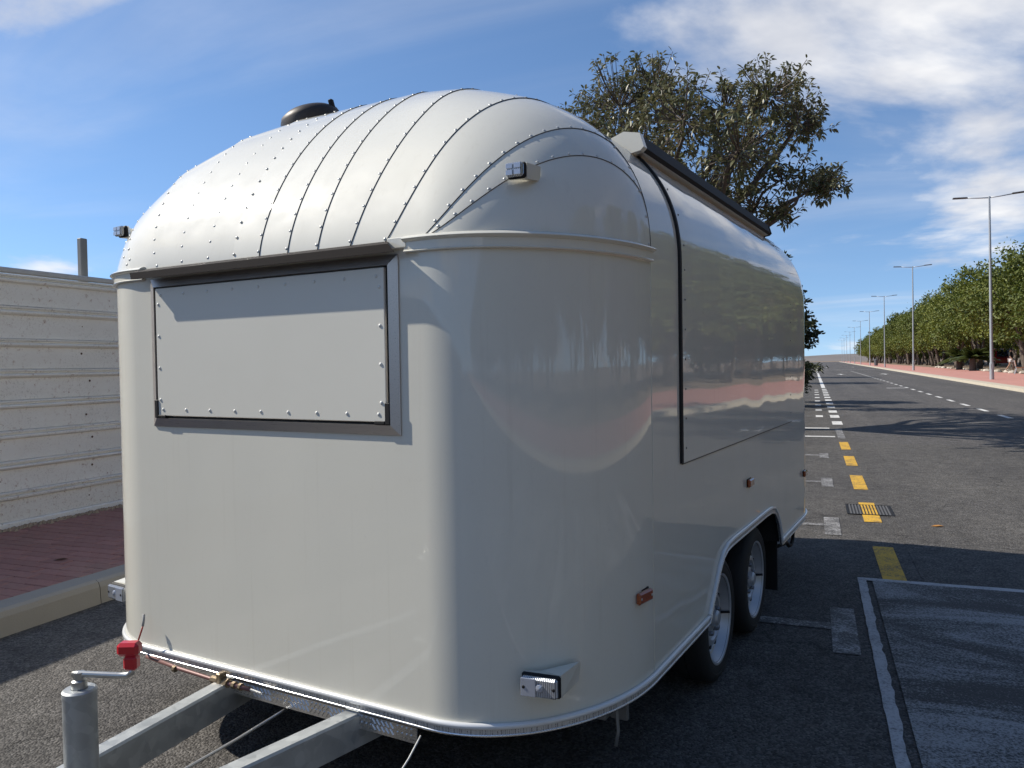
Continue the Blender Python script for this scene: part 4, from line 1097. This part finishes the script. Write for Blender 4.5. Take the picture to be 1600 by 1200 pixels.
def car(name, loc, rz, mat, roofmat, lab, kindv=0):
    e = empty(name, loc, rz); tall = 1.9 if kindv else 1.48
    prof = [(-2.1, .35), (-2.15, .75), (-2.0, .95), (-1.15, 1.02), (-.55, tall-.06), (-.3, tall), (1.35, tall), (1.75, tall-.12), (2.05, 1.05), (2.12, .7), (2.08, .35)]
    b = MB(); n = len(prof)
    for (w, sg) in ((.86, 1),):
        pass
    V = []
    for s in (-1, 1):
        for x, z in prof: V.append((x, s*(.86 if z < 1.03 else .70), z))
    b.add(V, [tuple(range(n)), tuple(range(2*n-1, n-1, -1))] + [(k, k+n, (k+1) % n+n, (k+1) % n) for k in range(n)]); b.build('body', [mat], e)
    gl = simple('car_glass', (.02, .025, .03), .08, coat=1)
    for s in (-1, 1):
        b = MB(); y0, y1 = s*.875, s*.735
        b.add([(-.98, y0, 1.06), (.35, y0, 1.06), (.35, y1, tall-.1), (-.48, y1, tall-.1)], [(0, 1, 2, 3)]); b.add([(.42, y0, 1.06), (1.75, y0, 1.06), (1.5, y1, tall-.1), (.42, y1, tall-.1)], [(0, 1, 2, 3)]); b.build('side_window', [gl], e)
        for x in (-1.3, 1.3):
            w = MB(); w.lathe([(0, .1), (.18, .1), (.19, .06), (.30, .1), (.315, .06), (.315, -.1), (.0, -.1)], (0, s, 0), (x, s*.79, .31), 20); w.build('wheel', [RUBBER], e)
    b = MB(); b.add([(-1.2, -.66, 1.06), (-1.2, .66, 1.06), (-.60, .60, tall-.08), (-.60, -.60, tall-.08)], [(0, 3, 2, 1)]); b.build('windscreen', [gl], e)
    if roofmat: MB().box(-.28, 1.33, -.68, .68, tall+.002, tall+.03, bev=.01).build('roof', [roofmat], e)
    for s in (-1, 1): MB().box(-2.17, -2.10, s*.6-.16, s*.6+.16, .66, .80, bev=.01).build('headlight', [LENS_B], e)
    tag(e, lab, 'car'); return e
car('parked_car', (19.2, 98, .36), R_(85), simple('red_car_paint', (.30, .025, .02), .25, coat=1), simple('white_car_roof', (.7, .7, .68), .3), 'red parked vehicle with white roof glimpsed between trunks left of the nearest lamp', 1)
car('parked_car', (17.4, 75.5, .36), R_(70), simple('blue_car_paint', (.02, .05, .18), .25, coat=1), None, 'dark blue parked car half hidden by trunks at the right picture edge')
car('parked_car', (20.5, 120, .36), R_(80), simple('white_car_paint', (.7, .7, .69), .25, coat=1), None, 'white parked car glimpsed far back between the laurel trunks')

def person(loc, rz):
    e = empty('person', loc, rz); tag(e, 'person in a black top and white shorts walking under the trees', 'person')
    J = {'pel': (0, 0, .92, .135), 'wai': (0, .0, 1.10, .12), 'che': (0, .02, 1.32, .145), 'nec': (0, .02, 1.47, .055), 'hea': (0, 0, 1.56, .085), 'cro': (0, 0, 1.68, .085),
         'hl': (.09, 0, .88, .095), 'kl': (.10, -.16, .50, .062), 'al': (.10, -.10, .09, .045), 'tl': (.10, -.27, .035, .038),
         'hr': (-.09, 0, .88, .095), 'kr': (-.10, .06, .49, .062), 'ar': (-.10, .30, .13, .045), 'tr': (-.10, .17, .035, .038),
         'sl': (.19, .02, 1.40, .06), 'el': (.25, .08, 1.12, .045), 'wl': (.26, -.04, .90, .032), 'fl': (.26, -.07, .80, .028),
         'sr': (-.19, .02, 1.40, .06), 'er': (-.25, -.02, 1.12, .045), 'wr': (-.26, -.16, .93, .032), 'fr': (-.26, -.21, .84, .028)}
    E_ = [('pel', 'wai'), ('wai', 'che'), ('che', 'nec'), ('nec', 'hea'), ('hea', 'cro'), ('pel', 'hl'), ('hl', 'kl'), ('kl', 'al'), ('al', 'tl'), ('pel', 'hr'), ('hr', 'kr'), ('kr', 'ar'), ('ar', 'tr'), ('che', 'sl'), ('sl', 'el'), ('el', 'wl'), ('wl', 'fl'), ('che', 'sr'), ('sr', 'er'), ('er', 'wr'), ('wr', 'fr')]
    ks = list(J)
    def skin(name, keys, mat, grow=1.0):
        kk = [k for k in ks if k in keys]; me = bpy.data.meshes.new(name)
        me.from_pydata([J[k][:3] for k in kk], [(kk.index(a), kk.index(b)) for a, b in E_ if a in keys and b in keys], []); me.materials.append(mat)
        o = link(name, me, e); sk = o.modifiers.new('skin', 'SKIN'); 
        if not me.skin_vertices: me.attributes.new('tmp', 'FLOAT', 'POINT')
        bpy.context.view_layer.objects.active = o
        lay = me.skin_vertices[0].data if me.skin_vertices else None
        if lay:
            for i, k in enumerate(kk): lay[i].radius = (J[k][3]*grow, J[k][3]*grow*.9); lay[i].use_root = (i == 0)
        su = o.modifiers.new('sub', 'SUBSURF'); su.levels = 1; su.render_levels = 1
        return o
    SK = simple('skin', (.32, .18, .12), .6)
    skin('body', set(ks), SK)
    skin('top', {'pel', 'wai', 'che', 'nec', 'sl', 'sr', 'el', 'er'}, BLACK, 1.3)
    J['kl'] = (.097, -.09, .66, .085); J['kr'] = (-.097, .03, .66, .085)
    skin('shorts', {'pel', 'hl', 'hr', 'kl', 'kr'}, simple('white_cloth', (.7, .7, .68), .8), 1.3)
    h = MB(); G = [[(math.sin(p_)*math.cos(a)*.098, math.sin(p_)*math.sin(a)*.105+.015, 1.64+math.cos(p_)*.115) for a in [2*math.pi*k/12 for k in range(13)]] for p_ in [math.pi*.6*i/5 for i in range(6)]]
    h.grid(G); h.build('hair', [simple('dark_hair', (.02, .015, .012), .6)], e, smooth=True)
person((13.9, 68.2, .28), R_(60))
scene.render.engine = 'CYCLES'
